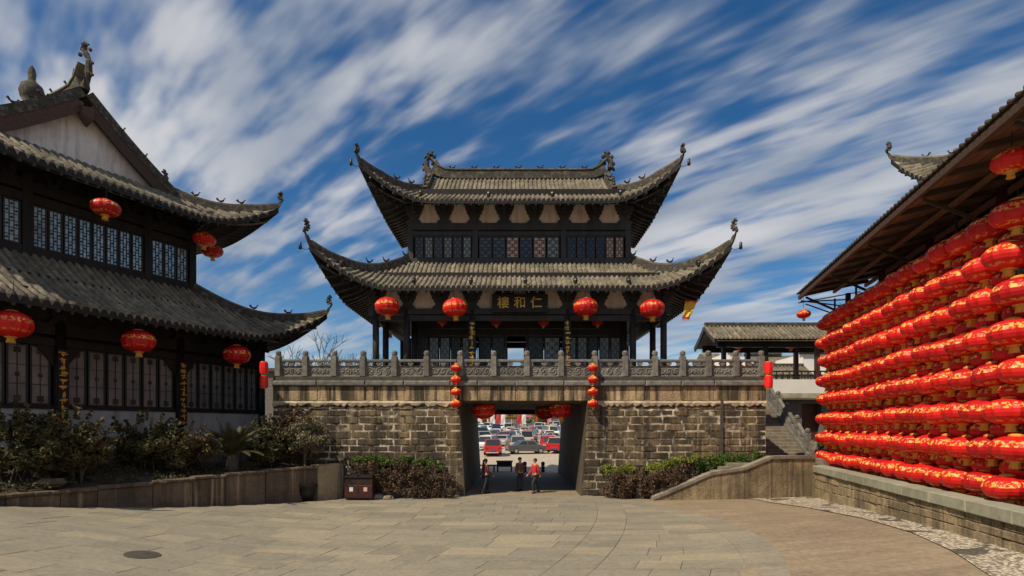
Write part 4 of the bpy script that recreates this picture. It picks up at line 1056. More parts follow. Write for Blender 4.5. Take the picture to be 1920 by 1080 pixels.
# ------------------------------------------------------------ potted tree, bins, rubble by the gate
def potted_tree():
    x, y = place(572, 24.3); g = thing('potted_tree', 'small pale bushy tree in a black pot by the planter end', 'potted tree', (x, y, 0.02))
    b = MB(); b.lathe([(.34, 0), (.42, .35), (.50, .66), (.53, .68), (.53, .74), (.47, .74), (.44, .62)], 18); b.build('pot', M['black_metal'], g, True)
    b = MB(); b.lathe([(.44, .62), (.02, .66)], 14); b.build('pot_soil', M['soil'], g)
    b = MB(); b.tube([(0, 0, .6), (.03, 0, 1.2), (-.03, .02, 1.9), (.02, 0, 2.5)], [.06, .05, .045, .03], 7); b.build('trunk', M['bark'], g)
    lm = lumps(24, (.72, .68, .85), rp, .22, .38, (.12, 0, 2.75))
    for k in range(10):
        t = rp.choice(lm)[0]; b = MB(); b.tube([(0, 0, 1.9 + .05 * k), (t.x * .5, t.y * .5, (t.z + 2.1) / 2), t], [.025, .018, .006], 5); b.build('branch', M['bark'], g)
    leaf_cloud(4200, lm, .075, rp).build('crown', M['leaf_pale'], g)
potted_tree()
def litter_bin():
    x, y = place(675, 24.75); g = thing('litter_bin', 'dark red twin litter bin with two small stickers left of the passage', 'litter bin', (x, y, .02))
    red = pm('dark red bin paint', (.030, .008, .008), (.055, .014, .012), 5, .45, .1); b = MB(); b.bbox(-.62, .62, -.26, .26, .08, .98, .03); b.build('body', red, g)
    for s in (-1, 1):
        b = MB(); b.bbox(s * .31 - .29, s * .31 + .29, -.275, -.255, .14, .66, .01); d = b.build('door', red, g)
        b = MB(); b.box(s * .31 - .08, s * .31 + .08, -.285, -.276, .40, .58); b.build('sticker', pm('sticker print', (.55, .6, .55), (.7, .72, .7), 30, .5, 0) if s < 0 else pm('pink sticker print', (.6, .3, .3), (.75, .45, .42), 30, .5, 0), d)
        b = MB(); b.box(s * .31 - .2, s * .31 + .2, -.27, -.258, .74, .88); b.build('slot', M['black_metal'], g)
        b = MB(); b.prism([(s * .31 - .32, 1.0), (s * .31 + .32, 1.0), (s * .31 + .26, 1.10), (s * .31 - .26, 1.10)], -.31, .31); b.build('lid', M['black_metal'], g)
        b = MB(); b.box(s * .5 - .06, s * .5 + .06, -.2, .2, 0, .08); b.build('foot', M['black_metal'], g)
litter_bin()
for k, (px, D, r, lab) in enumerate(((710, 25.0, .30, 'broken pale stone lying right of the litter bin'), (727, 24.9, .24, 'smaller pale stone right of the broken stone'))):
    x, y = place(px, D); b = MB(); rock(b, (0, 0, 0), r, rp, (1.3, .8, .6)); o = b.build('broken_stone', M['step']); o.location = (x, y, r * .28); tag(o, lab, 'stone')
# ------------------------------------------------------------ rockery beds at the foot of the gate
def gate_bed(x0, x1, y0, zf, side, rl, hl):
    rnd = random.Random(int(x1 * 10) % 97); k = 0; G = 'rocks at the foot of the gate wall %s of the passage' % side; xs = x0; N = max(1, round((x1 - x0) / .62))
    for k in range(N):
        x = x0 + (x1 - x0) * (k + .5) / N; h = zf(x)
        b = MB(); rock(b, (0, 0, 0), .40, rnd, (1.0, .8, .75)); o = b.build('rockery_stone', M['brownstone']); o.location = (x, y0 + rnd.uniform(-.08, .1), rnd.uniform(.12, .26)); o.rotation_euler = (0, 0, rnd.uniform(0, 3))
        tag(o, 'brown rockery stone at the gate foot %s of the passage, %s from the left' % (side, ORD[k + 1]), 'rock', G)
    g = thing('dry_vine', rl, 'vine', ((x0 + x1) / 2, y0 + .2, 0)); c0 = (x0 + x1) / 2; lm = []
    for _ in range(int((x1 - x0) * 22)):
        x = rnd.uniform(x0, x1); h = zf(x); lm.append(((x - c0, rnd.uniform(-.75, .25), rnd.uniform(.15, h)), (.26, .22, .26)))
    leaf_cloud(int((x1 - x0) * 2900), lm, .075, rnd).build('foliage', M['leaf_brown'], g)
    for _ in range(int((x1 - x0) * 7)):
        x = rnd.uniform(x0, x1) - c0; h = zf(x + c0); b = MB(); b.tube([(x, -.5 + rnd.uniform(-.1, .1), 0), (x + rnd.uniform(-.2, .2), -.52, h * .5), (x + rnd.uniform(-.3, .3), -.3, h * 1.02)], [.02, .016, .008], 4); b.build('stem', M['bark'], g)
    for (xa, xb, mat, lb) in hl:
        h = thing('hedge', lb, 'hedge', ((xa + xb) / 2, y0 + .45, 0)); lm = []
        for _ in range(int((xb - xa) * 15)):
            x = rnd.uniform(xa, xb); lm.append(((x - (xa + xb) / 2, rnd.uniform(-.35, .25), zf(x) + rnd.uniform(.0, .28)), (.2, .2, .16)))
        leaf_cloud(int((xb - xa) * 2200), lm, .06, rnd).build('foliage', M[mat], h)
        b = MB()
        for q in range(5): x = (q - 2) * (xb - xa) / 5; b = MB(); b.tube([(x, 0, .2), (x, 0, zf(x + (xa + xb) / 2))], [.03, .015], 5); b.build('stem', M['bark'], h)
gate_bed(-7.4, -2.75, 25.55, lambda x: 1.55 - .25 * sstep(-5, -3, x), 'left', 'dry brown creeper over the rocks left of the passage', ((-7.3, -3.2, 'leaf_green', 'thin green hedge along the gate wall left of the passage'),))
gate_bed(4.25, 7.9, 25.5, lambda x: 1.15 + .5 * sstep(6.3, 8.2, x), 'right', 'dry brown creeper over the rocks right of the passage', ((4.2, 5.6, 'leaf_lime', 'yellow green clump beside the right edge of the passage'), (6.3, 8.6, 'leaf_lime', 'yellow green hedge above the dry creeper right of the passage'), ))
def stair_hedge():
    rnd = random.Random(31); h = thing('hedge', 'dark green hedge between the gate wall and the lower steps', 'hedge', (10.2, 26.0, 0)); lm = [((rnd.uniform(-1.6, 1.55), rnd.uniform(-.3, .1), 0), 0) for _ in range(44)]
    lm = [((p[0], p[1], 1.45 + .28 * (p[0] + 1.6) / 3.2 + rnd.uniform(-.12, .32)), (.24, .16, .2)) for p, _ in lm]; leaf_cloud(7500, lm, .06, rnd).build('foliage', M['leaf_green'], h)
    for q in range(6): b = MB(); x = -1.4 + q * .55; b.tube([(x, 0, .9), (x, 0, 1.5)], [.03, .015], 5); b.build('stem', M['bark'], h)
# ------------------------------------------------------------ lower steps with their sloping parapet
def lower_steps():
    g = thing('lower_steps', 'short stone steps with a sloping parapet right of the gate', 'steps', (0, 0, 0)); rnd = random.Random(8)
    for k in range(10):      # treads climbing to the right along the gate wall
        x0 = 6.55 + k * .36; z = .16 * (k + 1)
        b = MB(); b.bbox(x0, x0 + 2.2 if k == 9 else x0 + .38, 25.50 if k == 9 else 25.02 + .028 * k, 25.75, max(0, z - .34), z, .015, .006, rnd); b.build('step', M['step'], g)
    path = [(6.2, 24.85, .16), (6.9, 24.92, .42), (8.85, 25.1, 1.22), (10.4, 25.25, 1.44), (11.7, 25.45, 1.92), (12.6, 25.72, 1.93), (14.02, 26.1, 1.90)]
    fine = []
    for (a, c) in zip(path[:-1], path[1:]):
        a, c = Vector(a), Vector(c); k = max(1, round((c - a).length / .75)); fine += [a.lerp(c, q / k) for q in range(k)]
    path = fine + [Vector(path[-1])]
    for (a, c) in zip(path[:-1], path[1:]):
        d = (c - a).xy.normalized(); nn = Vector((d.y, -d.x, 0)) * rnd.uniform(.145, .17); e_ = (c - a).normalized() * .006; a, c = a + e_, c - e_
        b = MB(); lo = -.1; p = []
        for q in (a, c): p.append((q - nn, q + nn))
        b.hexa([Vector((v.x, v.y, lo)) for v in (p[0][1], p[1][1], p[1][0], p[0][0])] + [Vector((v.x, v.y, v.z - .14)) for v in (p[0][1], p[1][1], p[1][0], p[0][0])]); b.build('parapet_stone', M['sandstone'], g)
        b = MB(); nn2 = nn * 1.35; p = [(q - nn2, q + nn2) for q in (a, c)]
        b.hexa([Vector((v.x, v.y, v.z - .135)) for v in (p[0][1], p[1][1], p[1][0], p[0][0])] + [Vector(v) for v in (p[0][1], p[1][1], p[1][0], p[0][0])]); b.build('parapet_coping', M['step'], g)
    b = MB(); b.box(10.2, 11.9, 25.62, 26.15, 0, 1.55); b.box(11.92, 15.4, 26.3, 28.8, 0, 1.72); b.build('landing', M['step'], g)
lower_steps(); stair_hedge()
# ------------------------------------------------------------ main stair beside the platform
def main_stair():
    g = thing('stone_stair', 'straight stone stair climbing beside the gate platform to its deck', 'stair', (0, 0, 0)); N = 21; rnd = random.Random(4)
    for k in range(N):
        y = 28.8 + k * .25; z = 1.75 + (k + 1) * (5.3 - 1.75) / N
        b = MB(); b.bbox(11.92, 15.0, y, y + .6, z - .35, z, .015, .006, rnd); b.build('step', M['step'], g)
    b = MB(); b.hexa([Vector(q) for q in ((11.92, 29.2, 0), (15.3, 29.2, 0), (15.3, 34.2, 0), (11.92, 34.2, 0), (11.92, 29.2, 1.6), (15.3, 29.2, 1.6), (15.3, 34.2, 4.9), (11.92, 34.2, 4.9))]); b.build('stair_core', M['stone_dark'], g)
    b = MB(); b.box(11.92, 16.0, 34.25, 39.4, 0, 5.28); b.build('upper_landing', M['stone_dark'], g)
    def pt(t): return Vector((15.15, 28.7 + 5.3 * t, 1.78 + 3.52 * t))
    b = MB(); b.sweep([pt(0) + Vector((0, -.2, -.15)), pt(1) + Vector((0, 0, -.15))], .34, .26); b.build('string_stone', M['stone_grey'], g)
    for k in range(6):
        p = pt(k / 5); b = MB(); b.bbox(p.x - .13, p.x + .13, p.y - .13, p.y + .13, p.z, p.z + 1.15, .02); b.lathe([(.10, 1.15), (.14, 1.22), (.13, 1.34), (.03, 1.4)], 8, (p.x, p.y, p.z)); b.build('post', M['stone_grey'], g)
        if k < 5:
            q = pt((k + 1) / 5); a = p + Vector((0, .13, 0)); c = q - Vector((0, .13, 0))
            for z0, z1, nm, w in ((.1, .62, 'panel', .1), (.84, .97, 'rail', .17)):
                b = MB(); b.hexa([Vector((a.x + s * w / 2, v.y, v.z + z)) for z in (z0, z1) for v, s in ((a, -1), (c, -1), (c, 1), (a, 1))]); b.build(nm, M['stone_grey'], g)
            m = (a + c) / 2; b = MB(); b.box(m.x - .05, m.x + .05, m.y - .08, m.y + .08, m.z + .6, m.z + .88); b.build('rail_support', M['stone_grey'], g)
    # drum stone at the foot
    b = MB(); rock(b, (15.25, 28.35, 2.1), .42, rnd, (.5, 1, 1.2)); b.build('foot_stone', M['step'], g)
main_stair()
# ------------------------------------------------------------ right planter wall
def right_planter():
    d = (PR1 - PR0); L = d.length; d.normalize(); rz = math.atan2(d.y, d.x); rnd = random.Random(6)
    g = thing('stone_planter', 'long yellow stone planter wall with a green grey coping below the lantern wall', 'wall', (PR0.x, PR0.y, 0), rz)
    x = 0
    # local +x runs along the wall towards the camera; the plaza lies on local -y
    for c, (z0, z1) in enumerate(((0.0, .42), (.42, .80), (.80, 1.14))):
        x = 0
        while x < L - .05:
            w = rnd.uniform(.5, 1.0)
            if L - x - w < .35: w = L - x
            def f(xx): p = PR0 + d * xx; return gz(p.x, p.y)
            def zz(z): return f(x + w / 2) * (1 - z / 1.14) + z
            b = MB(); b.bbox(x + .01, x + w - .01, rnd.uniform(-.012, .02), .3, zz(z0) + (.008 if c else -.1), zz(z1) - .008, .02, .012, rnd); b.build('wall_stone', M['sandstone'], g); x += w
    x = 0
    while x < L - .05:
        w = rnd.uniform(1.1, 1.8)
        if L - x - w < .8: w = L - x
        b = MB(); b.bbox(x + .004, x + w - .004, -.09, .5, 1.145, 1.46, .025, .006, rnd); b.build('coping_stone', M['coping'], g); x += w
    b = MB(); b.box(0, L, .06, .28, -.05, 1.12); b.build('core', M['mortar'], g)
    s = MB(); nn = 24
    def sf(i, j): p = PR0 + d * (L * i / nn) + Vector((-d.y, d.x)) * (.45 + 3.2 * j / 6); return (p.x, p.y, 1.28 + rnd.uniform(-.04, .04))
    s.grid(sf, nn, 6); tag(s.build('planter_soil', M['soil']), kind='structure')
right_planter()
# ------------------------------------------------------------ covered walkway behind the stair
def gable_roof(parent, x0, x1, yc, half, ze, zr, pitch=.3, over=.6):
    b = MB(); x0o, x1o = x0 - over, x1 + over; n = 6
    def zz(t): return ze + (zr - ze) * (.8 * t + .2 * t * t)
    for s in (-1, 1):
        b.grid(lambda i, j: (x0o + (x1o - x0o) * i, yc + s * (half + over) * (1 - j / n), zz(j / n)), 1, n); b.grid(lambda i, j: (x0o + (x1o - x0o) * i, yc + s * (half + over) * (1 - j / n), zz(j / n) - .14), 1, n)
    rf = b.build('roof', M['tile'], parent); k = 0; x = x0o
    while x <= x1o:
        for s in (-1,) :
            t = MB(); t.tube([(x, yc + s * (half + over + .04) * (1 - j / 4), zz(j / 4) + .02) for j in range(5)], pitch * .3, 6); t.build('tile_row', M['tile'], rf, True)
        x += pitch
    b = MB(); b.sweep([Vector((x0o, yc, zr - .02)), Vector((x1o, yc, zr - .02))], .3, .26); b.build('main_ridge', M['ridge'], rf)
    for xx in (x0o, x1o):
        for s in (-1, 1):
            b = MB(); b.sweep([Vector((xx, yc + s * (half + over + .05) * (1 - j / 4), zz(j / 4) - .32)) for j in range(5)], .12, .34); b.build('barge_board', M['wood_grey'], rf)
    return rf
def walkway():
    g = thing('covered_walkway', 'open tiled walkway on black posts above a white wall, behind the stair', 'walkway', (0, 0, 0))
    X0, X1, Y, FZ = 14.9, 26.0, 40.2, 6.62
    rf = gable_roof(g, X0, X1, Y + 1.5, 1.6, 9.45, 10.75, .3, .55)
    for k, x in enumerate((15.2, 18.2, 21.9, 25.7)):
        for y in (Y, Y + 3):
            b = MB(); b.box(x - .14, x + .14, y - .14, y + .14, FZ - 1, 9.5); b.build('post', M['wood_red'] if k > 1 else M['wood'], g)
    for y in (Y, Y + 3):
        b = MB(); b.box(X0 - .2, X1, y - .1, y + .1, 8.95, 9.48); b.build('beam', M['wood'], g)
        for z in (FZ + .15, FZ + .55):
            b = MB(); b.box(16.2, X1, y - .05, y + .05, z, z + .1); b.build('railing', M['wood'], g)
        x = 16.3
        while x < X1: b = MB(); b.box(x - .03, x + .03, y - .03, y + .03, FZ, FZ + .55); b.build('baluster', M['wood'], g); x += .45
    b = MB(); b.box(16.1, X1, Y - .3, Y + 3.3, 5.62, FZ); b.build('white_band', M['white'], g)
    b = MB(); b.hexa([Vector(q) for q in ((16.1, Y - .9, 5.2), (X1, Y - .9, 5.2), (X1, Y - .31, 5.2), (16.1, Y - .31, 5.2), (16.1, Y - .9, 5.28), (X1, Y - .9, 5.28), (X1, Y - .31, 5.6), (16.1, Y - .31, 5.6))]); b.build('lean_to', M['tile'], g)
    b = MB(); b.box(16.1, 20.7, Y - .2, Y + 3, 0, 5.2); b.box(22.1, X1, Y - .2, Y + 3, 0, 5.2); b.box(20.7, 22.1, Y - .2, Y + 3, 4.9, 5.2); b.build('lower_wall', M['stone_grey'], g)
    b = MB(); b.box(20.72, 22.08, Y + .3, Y + .5, 0, 4.9); b.build('dark_door', M['wood_red'], g)
walkway()
# ------------------------------------------------------------ white houses beyond
def white_house(px0, px1, ytop, ybase, D, lab, roofh=1.2, depth=6, stepped=True, wall='white'):
    a, c = at(px0, ytop, D), at(px1, ytop, D); zt = a.z; w = c.x - a.x
    g = thing('white_house', lab, 'house', ((a.x + c.x) / 2, D, 0))
    b = MB(); b.box(-w / 2, w / 2, 0, depth, -.5, zt); b.build('wall', M[wall], g)
    if stepped:
        b = MB(); b.box(-w / 2 - .2, w / 2 + .2, -.25, .35, zt, zt + .18); b.prism([(-w / 2 - .3, zt + .18), (w / 2 + .3, zt + .18), (w / 2 + .05, zt + .5), (-w / 2 - .05, zt + .5)], -.35, .45); b.build('wall_cap', M['ridge'], g)
    b = MB(); h = zt - .3; b.hexa([Vector(q) for q in ((-w / 2 - .4, depth, h), (w / 2 + .4, depth, h), (w / 2 + .4, depth + 5, h), (-w / 2 - .4, depth + 5, h), (-w / 2 - .4, depth + 2.2, h + roofh), (w / 2 + .4, depth + 2.2, h + roofh), (w / 2 + .4, depth + 2.8, h + roofh), (-w / 2 - .4, depth + 2.8, h + roofh))]); b.build('roof', M['tile'], g)
    return g
white_house(1368, 1392, 660, 720, 62, 'narrow white house end seen between the left walkway posts')
white_house(1400, 1460, 668, 720, 66, 'white house with a dark stepped wall cap behind the walkway')
white_house(1505, 1560, 664, 720, 58, 'white house behind the right end of the walkway')
def tiled_house():
    a = at(1448, 705, 50); c = at(1530, 705, 50); g = thing('low_house', 'low house with a broad grey tiled roof behind the walkway', 'house', ((a.x + c.x) / 2, 50, 0)); w = c.x - a.x
    b = MB(); b.box(-w / 2, w / 2, .3, 6, -.5, 7.2); b.build('wall', M['white'], g); gable_roof(g, -w / 2, w / 2, 3.2, 2.9, 7.1, 9.0, .35, .5)
tiled_house()
white_house(395, 519, 700, 720, 56, 'grey house end in the gap between the left hall and the gate', stepped=True, wall='stone_grey')
# ------------------------------------------------------------ bare tree behind the left hall corner
def bare_tree(loc, h, lab, seed):
    rnd = random.Random(seed); g = thing('bare_tree', lab, 'tree', loc); br = MB(); tips = []
    def grow(p, d, L, r, k):
        q = p + d * L; m = (p + q) / 2 + Vector((rnd.uniform(-.1, .1), rnd.uniform(-.1, .1), 0)) * L * .5
        (tk if k == 0 else br).tube([p, m, q], [r, r * .85, r * .68], 6 if k < 2 else 4)
        if k >= 5: tips.append(q); return
        for _ in range(3 if k else 4):
            nd = (d + Vector((rnd.gauss(0, .5), rnd.gauss(0, .5), rnd.gauss(.12, .3)))).normalized(); grow(q, nd, L * rnd.uniform(.6, .82), r * .62, k + 1)
    tk = MB(); grow(Vector((0, 0, 0)), Vector((0, 0, 1)), h * .32, h * .02, 0)
    tk.build('trunk', M['bark'], g); br.build('branches', M['bark'], g)
bare_tree((-17.0, 48, 0), 11.0, 'bare winter tree behind the corner of the left hall', 3)
bare_tree((-14.2, 52, 0), 10.0, 'smaller bare tree left of the gate pavilion', 8)
# ------------------------------------------------------------ yellow pennants on the pavilion corners
def pennant(px, py, D, s, lab):
    p = at(px, py, D); g = thing('pennant', lab, 'flag', p); g.scale = (.72, .72, .72)
    b = MB(); b.tube([(-s * 1.3, 1.2, -.7), (s * .55, -.1, .35)], .025, 6); b.build('pole', M['wood_brown'], g)
    y = pm('yellow flag cloth', (.62, .36, .03), (.78, .50, .06), 6, .8, .2); r = pm('red flag trim', (.5, .03, .02), (.62, .06, .04), 6, .8, .2)
    c = MB(); c.grid(lambda i, j: (s * (-.4 + .8 * i / 8) * (1 - .35 * j / 10) - s * .35 * j / 10, .06 * math.sin(i * 1.1 + j * .5), .22 - 1.05 * j / 10), 8, 10); c.build('cloth', y, g)
    c = MB(); c.box(-.44, .44, -.03, .03, .2, .3); c.build('top_bar', r, g)
    for k in range(6):
        x = s * (-.4 + .8 * (k + .5) / 6) * .65 - s * .35; c = MB(); c.add([(x - .06, .02, -.82), (x + .06, .02, -.82), (x - s * .05, .03, -1.12)], [(0, 1, 2)]); c.build('fringe', r, g)
pennant(1296, 572, 27.8, 1, 'yellow pennant with a red bar at the right corner of the gate pavilion')
pennant(722, 612, 35.0, -1, 'yellow pennant seen between the left corner columns of the gate pavilion')
# ------------------------------------------------------------ things at the far mouth of the passage
def table():
    p = at(946, 893, 40.6); g = thing('wooden_table', 'dark brown table with a deep apron at the far mouth of the passage', 'table', (p.x, 40.6, 0.0))
    b = MB(); b.bbox(-.6, .6, -.35, .35, .70, .78, .01); b.build('top', M['wood_red'], g); b = MB(); b.box(-.55, .55, -.3, .3, .36, .70); b.build('apron', M['wood_red'], g)
    for sx in (-1, 1):
        for sy in (-1, 1): b = MB(); b.box(sx * .5 - .05, sx * .5 + .05, sy * .26 - .05, sy * .26 + .05, 0, .36); b.build('leg', M['wood_red'], g)
table()
def bench():
    p = at(912, 900, 40.2); g = thing('wooden_bench', 'low red brown bench left of the table in the passage mouth', 'bench', (p.x, 40.2, 0))
    b = MB(); b.bbox(-.75, .75, -.2, .2, .44, .52, .01); b.build('seat', M['wood_red'], g)
    for s in (-1, 1): b = MB(); b.box(s * .55 - .05, s * .55 + .05, -.17, .17, 0, .44); b.build('leg', M['wood_red'], g)
bench()
def cone():
    p = at(906, 890, 42); g = thing('traffic_cone', 'orange red traffic cone behind the bench in the passage mouth', 'cone', (p.x, 42.4, 0)); o = pm('orange plastic', (.75, .10, .03), (.85, .15, .05), 5, .5, .05)
    b = MB(); b.box(-.2, .2, -.2, .2, 0, .04); b.build('base', M['black_metal'], g); b = MB(); b.lathe([(.15, .04), (.05, .72), (.01, .74)], 12); b.build('cone_body', o, g, True); b = MB(); b.lathe([(.115, .3), (.085, .45)], 12); b.build('reflective_band', M['white'], g)
cone()
for k, (px, lab) in enumerate(((984, 'left of two dark red bollards at the far mouth of the passage'), (1018, 'right of two dark red bollards at the far mouth of the passage'))):
    p = at(px, 890, 40.0); g = thing('bollard', lab, 'bollard', (p.x, 40.0, 0), 0, 'bollards in the passage mouth'); b = MB(); b.lathe([(.13, 0), (.12, .55), (.14, .57), (.14, .66), (.10, .74), (.02, .76)], 12); b.build('shaft', M['wood_red'], g, True); b = MB(); b.lathe([(.135, .40), (.135, .48)], 12); b.build('band', M['white'], g)
# ------------------------------------------------------------ people
def skin_mesh(joints, edges, name, mat):
    me = bpy.data.meshes.new(name); me.from_pydata([j[0] for j in joints], edges, []); o = bpy.data.objects.new('tmp', me); COL.objects.link(o)
    o.modifiers.new('skin', 'SKIN'); sv = me.skin_vertices[0].data
    for k, j in enumerate(joints): r = j[1] if isinstance(j[1], tuple) else (j[1], j[1]); sv[k].radius = r
    s = o.modifiers.new('sub', 'SUBSURF'); s.levels = 2; s.render_levels = 2
    m = bpy.data.meshes.new_from_object(o.evaluated_get(bpy.context.evaluated_depsgraph_get())); m.name = name; bpy.data.objects.remove(o)
    m.materials.clear(); m.materials.append(mat); m.polygons.foreach_set('use_smooth', [True] * len(m.polygons)); return m
def person(loc, rz, lab, top, bottom, stride=.12, hair=(.012, .010, .009), h=1.68):
    k = h / 1.7; g = thing('person', lab, 'person', loc, rz)
    sk = pm('skin', (.42, .25, .17), (.52, .33, .23), 6, .55, .05)
    tp = pm('jacket cloth', top, tuple(c * 1.4 for c in top), 9, .9, .4, 40); bt = pm('trouser cloth', bottom, tuple(c * 1.4 for c in bottom), 9, .9, .4, 40); hr = pm('hair', hair, tuple(c * 2 for c in hair), 20, .6, .3)
    J = lambda *p: tuple(q * k for q in p); s = stride
    # faces local -y
    body = [(J(0, 0, .92), .12), (J(0, 0, 1.15), .11), (J(0, .01, 1.38), .12), (J(0, 0, 1.47), .055), (J(0, -.01, 1.54), .06), (J(0, -.015, 1.61), .088), (J(0, -.01, 1.655), .06),
            (J(.17, .01, 1.38), .05), (J(.23, .02, 1.12), .04), (J(.24, -.06 + s * .8, .88), .03), (J(.24, -.09 + s, .79), .03), (J(-.17, .01, 1.38), .05), (J(-.23, .02, 1.12), .04), (J(-.24, -.04 - s * .9, .90), .03), (J(-.24, -.06 - s * 1.2, .82), .03),
            (J(.09, 0, .86), .085), (J(.095, -s, .48), .06), (J(.095, -s * .6, .08), .045), (J(.095, -s - .1, .03), .035), (J(-.09, 0, .86), .085), (J(-.095, s * .4, .48), .06), (J(-.095, s * 1.3, .08), .045), (J(-.095, s * 1.1 - .1, .03), .035)]
    E_ = [(0, 1), (1, 2), (2, 3), (3, 4), (4, 5), (5, 6), (2, 7), (7, 8), (8, 9), (9, 10), (2, 11), (11, 12), (12, 13), (13, 14), (0, 15), (15, 16), (16, 17), (17, 18), (0, 19), (19, 20), (20, 21), (21, 22)]
    link('body', skin_mesh(body, E_, 'body', sk), g)
    jk = [(J(0, 0, .86), (.17, .12)), (J(0, 0, 1.12), (.16, .12)), (J(0, .01, 1.36), (.17, .125)), (J(0, 0, 1.46), .075), (J(.18, .01, 1.38), .068), (J(.235, .02, 1.12), .058), (J(.242, -.05 + s * .8, .88), .046), (J(-.18, .01, 1.38), .068), (J(-.235, .02, 1.12), .058), (J(-.242, -.035 - s * .9, .90), .046)]
    link('jacket', skin_mesh(jk, [(0, 1), (1, 2), (2, 3), (2, 4), (4, 5), (5, 6), (2, 7), (7, 8), (8, 9)], 'jacket', tp), g)
    tr = [(J(0, 0, .92), (.15, .115)), (J(.09, 0, .84), .105), (J(.096, -s, .48), .078), (J(.096, -s * .6, .09), .065), (J(-.09, 0, .84), .105), (J(-.096, s * .4, .48), .078), (J(-.096, s * 1.3, .09), .065)]
    link('trousers', skin_mesh(tr, [(0, 1), (1, 2), (2, 3), (0, 4), (4, 5), (5, 6)], 'trousers', bt), g)
    for x, y in ((.095, -s * .6), (-.095, s * 1.3)):
        b = MB(); b.bbox(x - .045, x + .045, y - .17, y + .07, 0, .09, .03); b.build('shoe', M['black_metal'], g, True)
    b = MB(); b.lathe([(.088, 1.56), (.102, 1.62), (.098, 1.67), (.07, 1.715), (.01, 1.73)], 12, (0, .018, 0)); b.v = [(x * k, y * k, z * k) for x, y, z in b.v]; b.build('hair', hr, g, True)
    b = MB(); b.tube([(0, -.09, 1.615), (0, -.115, 1.595)], [.014, .018], 5); b.v = [(x * k, y * k, z * k) for x, y, z in b.v]; b.build('nose', sk, g, True)
for px, D, rz, lab, top, bot, st in ((911, 27.2, 2.2, 'person in a dark maroon jacket walking by the left wall of the passage', (.10, .02, .022), (.02, .02, .026), .22), (975, 28.4, .5, 'person in a brown coat walking towards the plaza through the passage', (.12, .075, .055), (.03, .03, .036), .05), (1003, 27.4, -.9, 'person in a red jacket in the right half of the passage', (.36, .022, .026), (.02, .02, .024), .24)):
    person(((px - 960) / FPX * D, D, .0), rz, lab, top, bot, st)
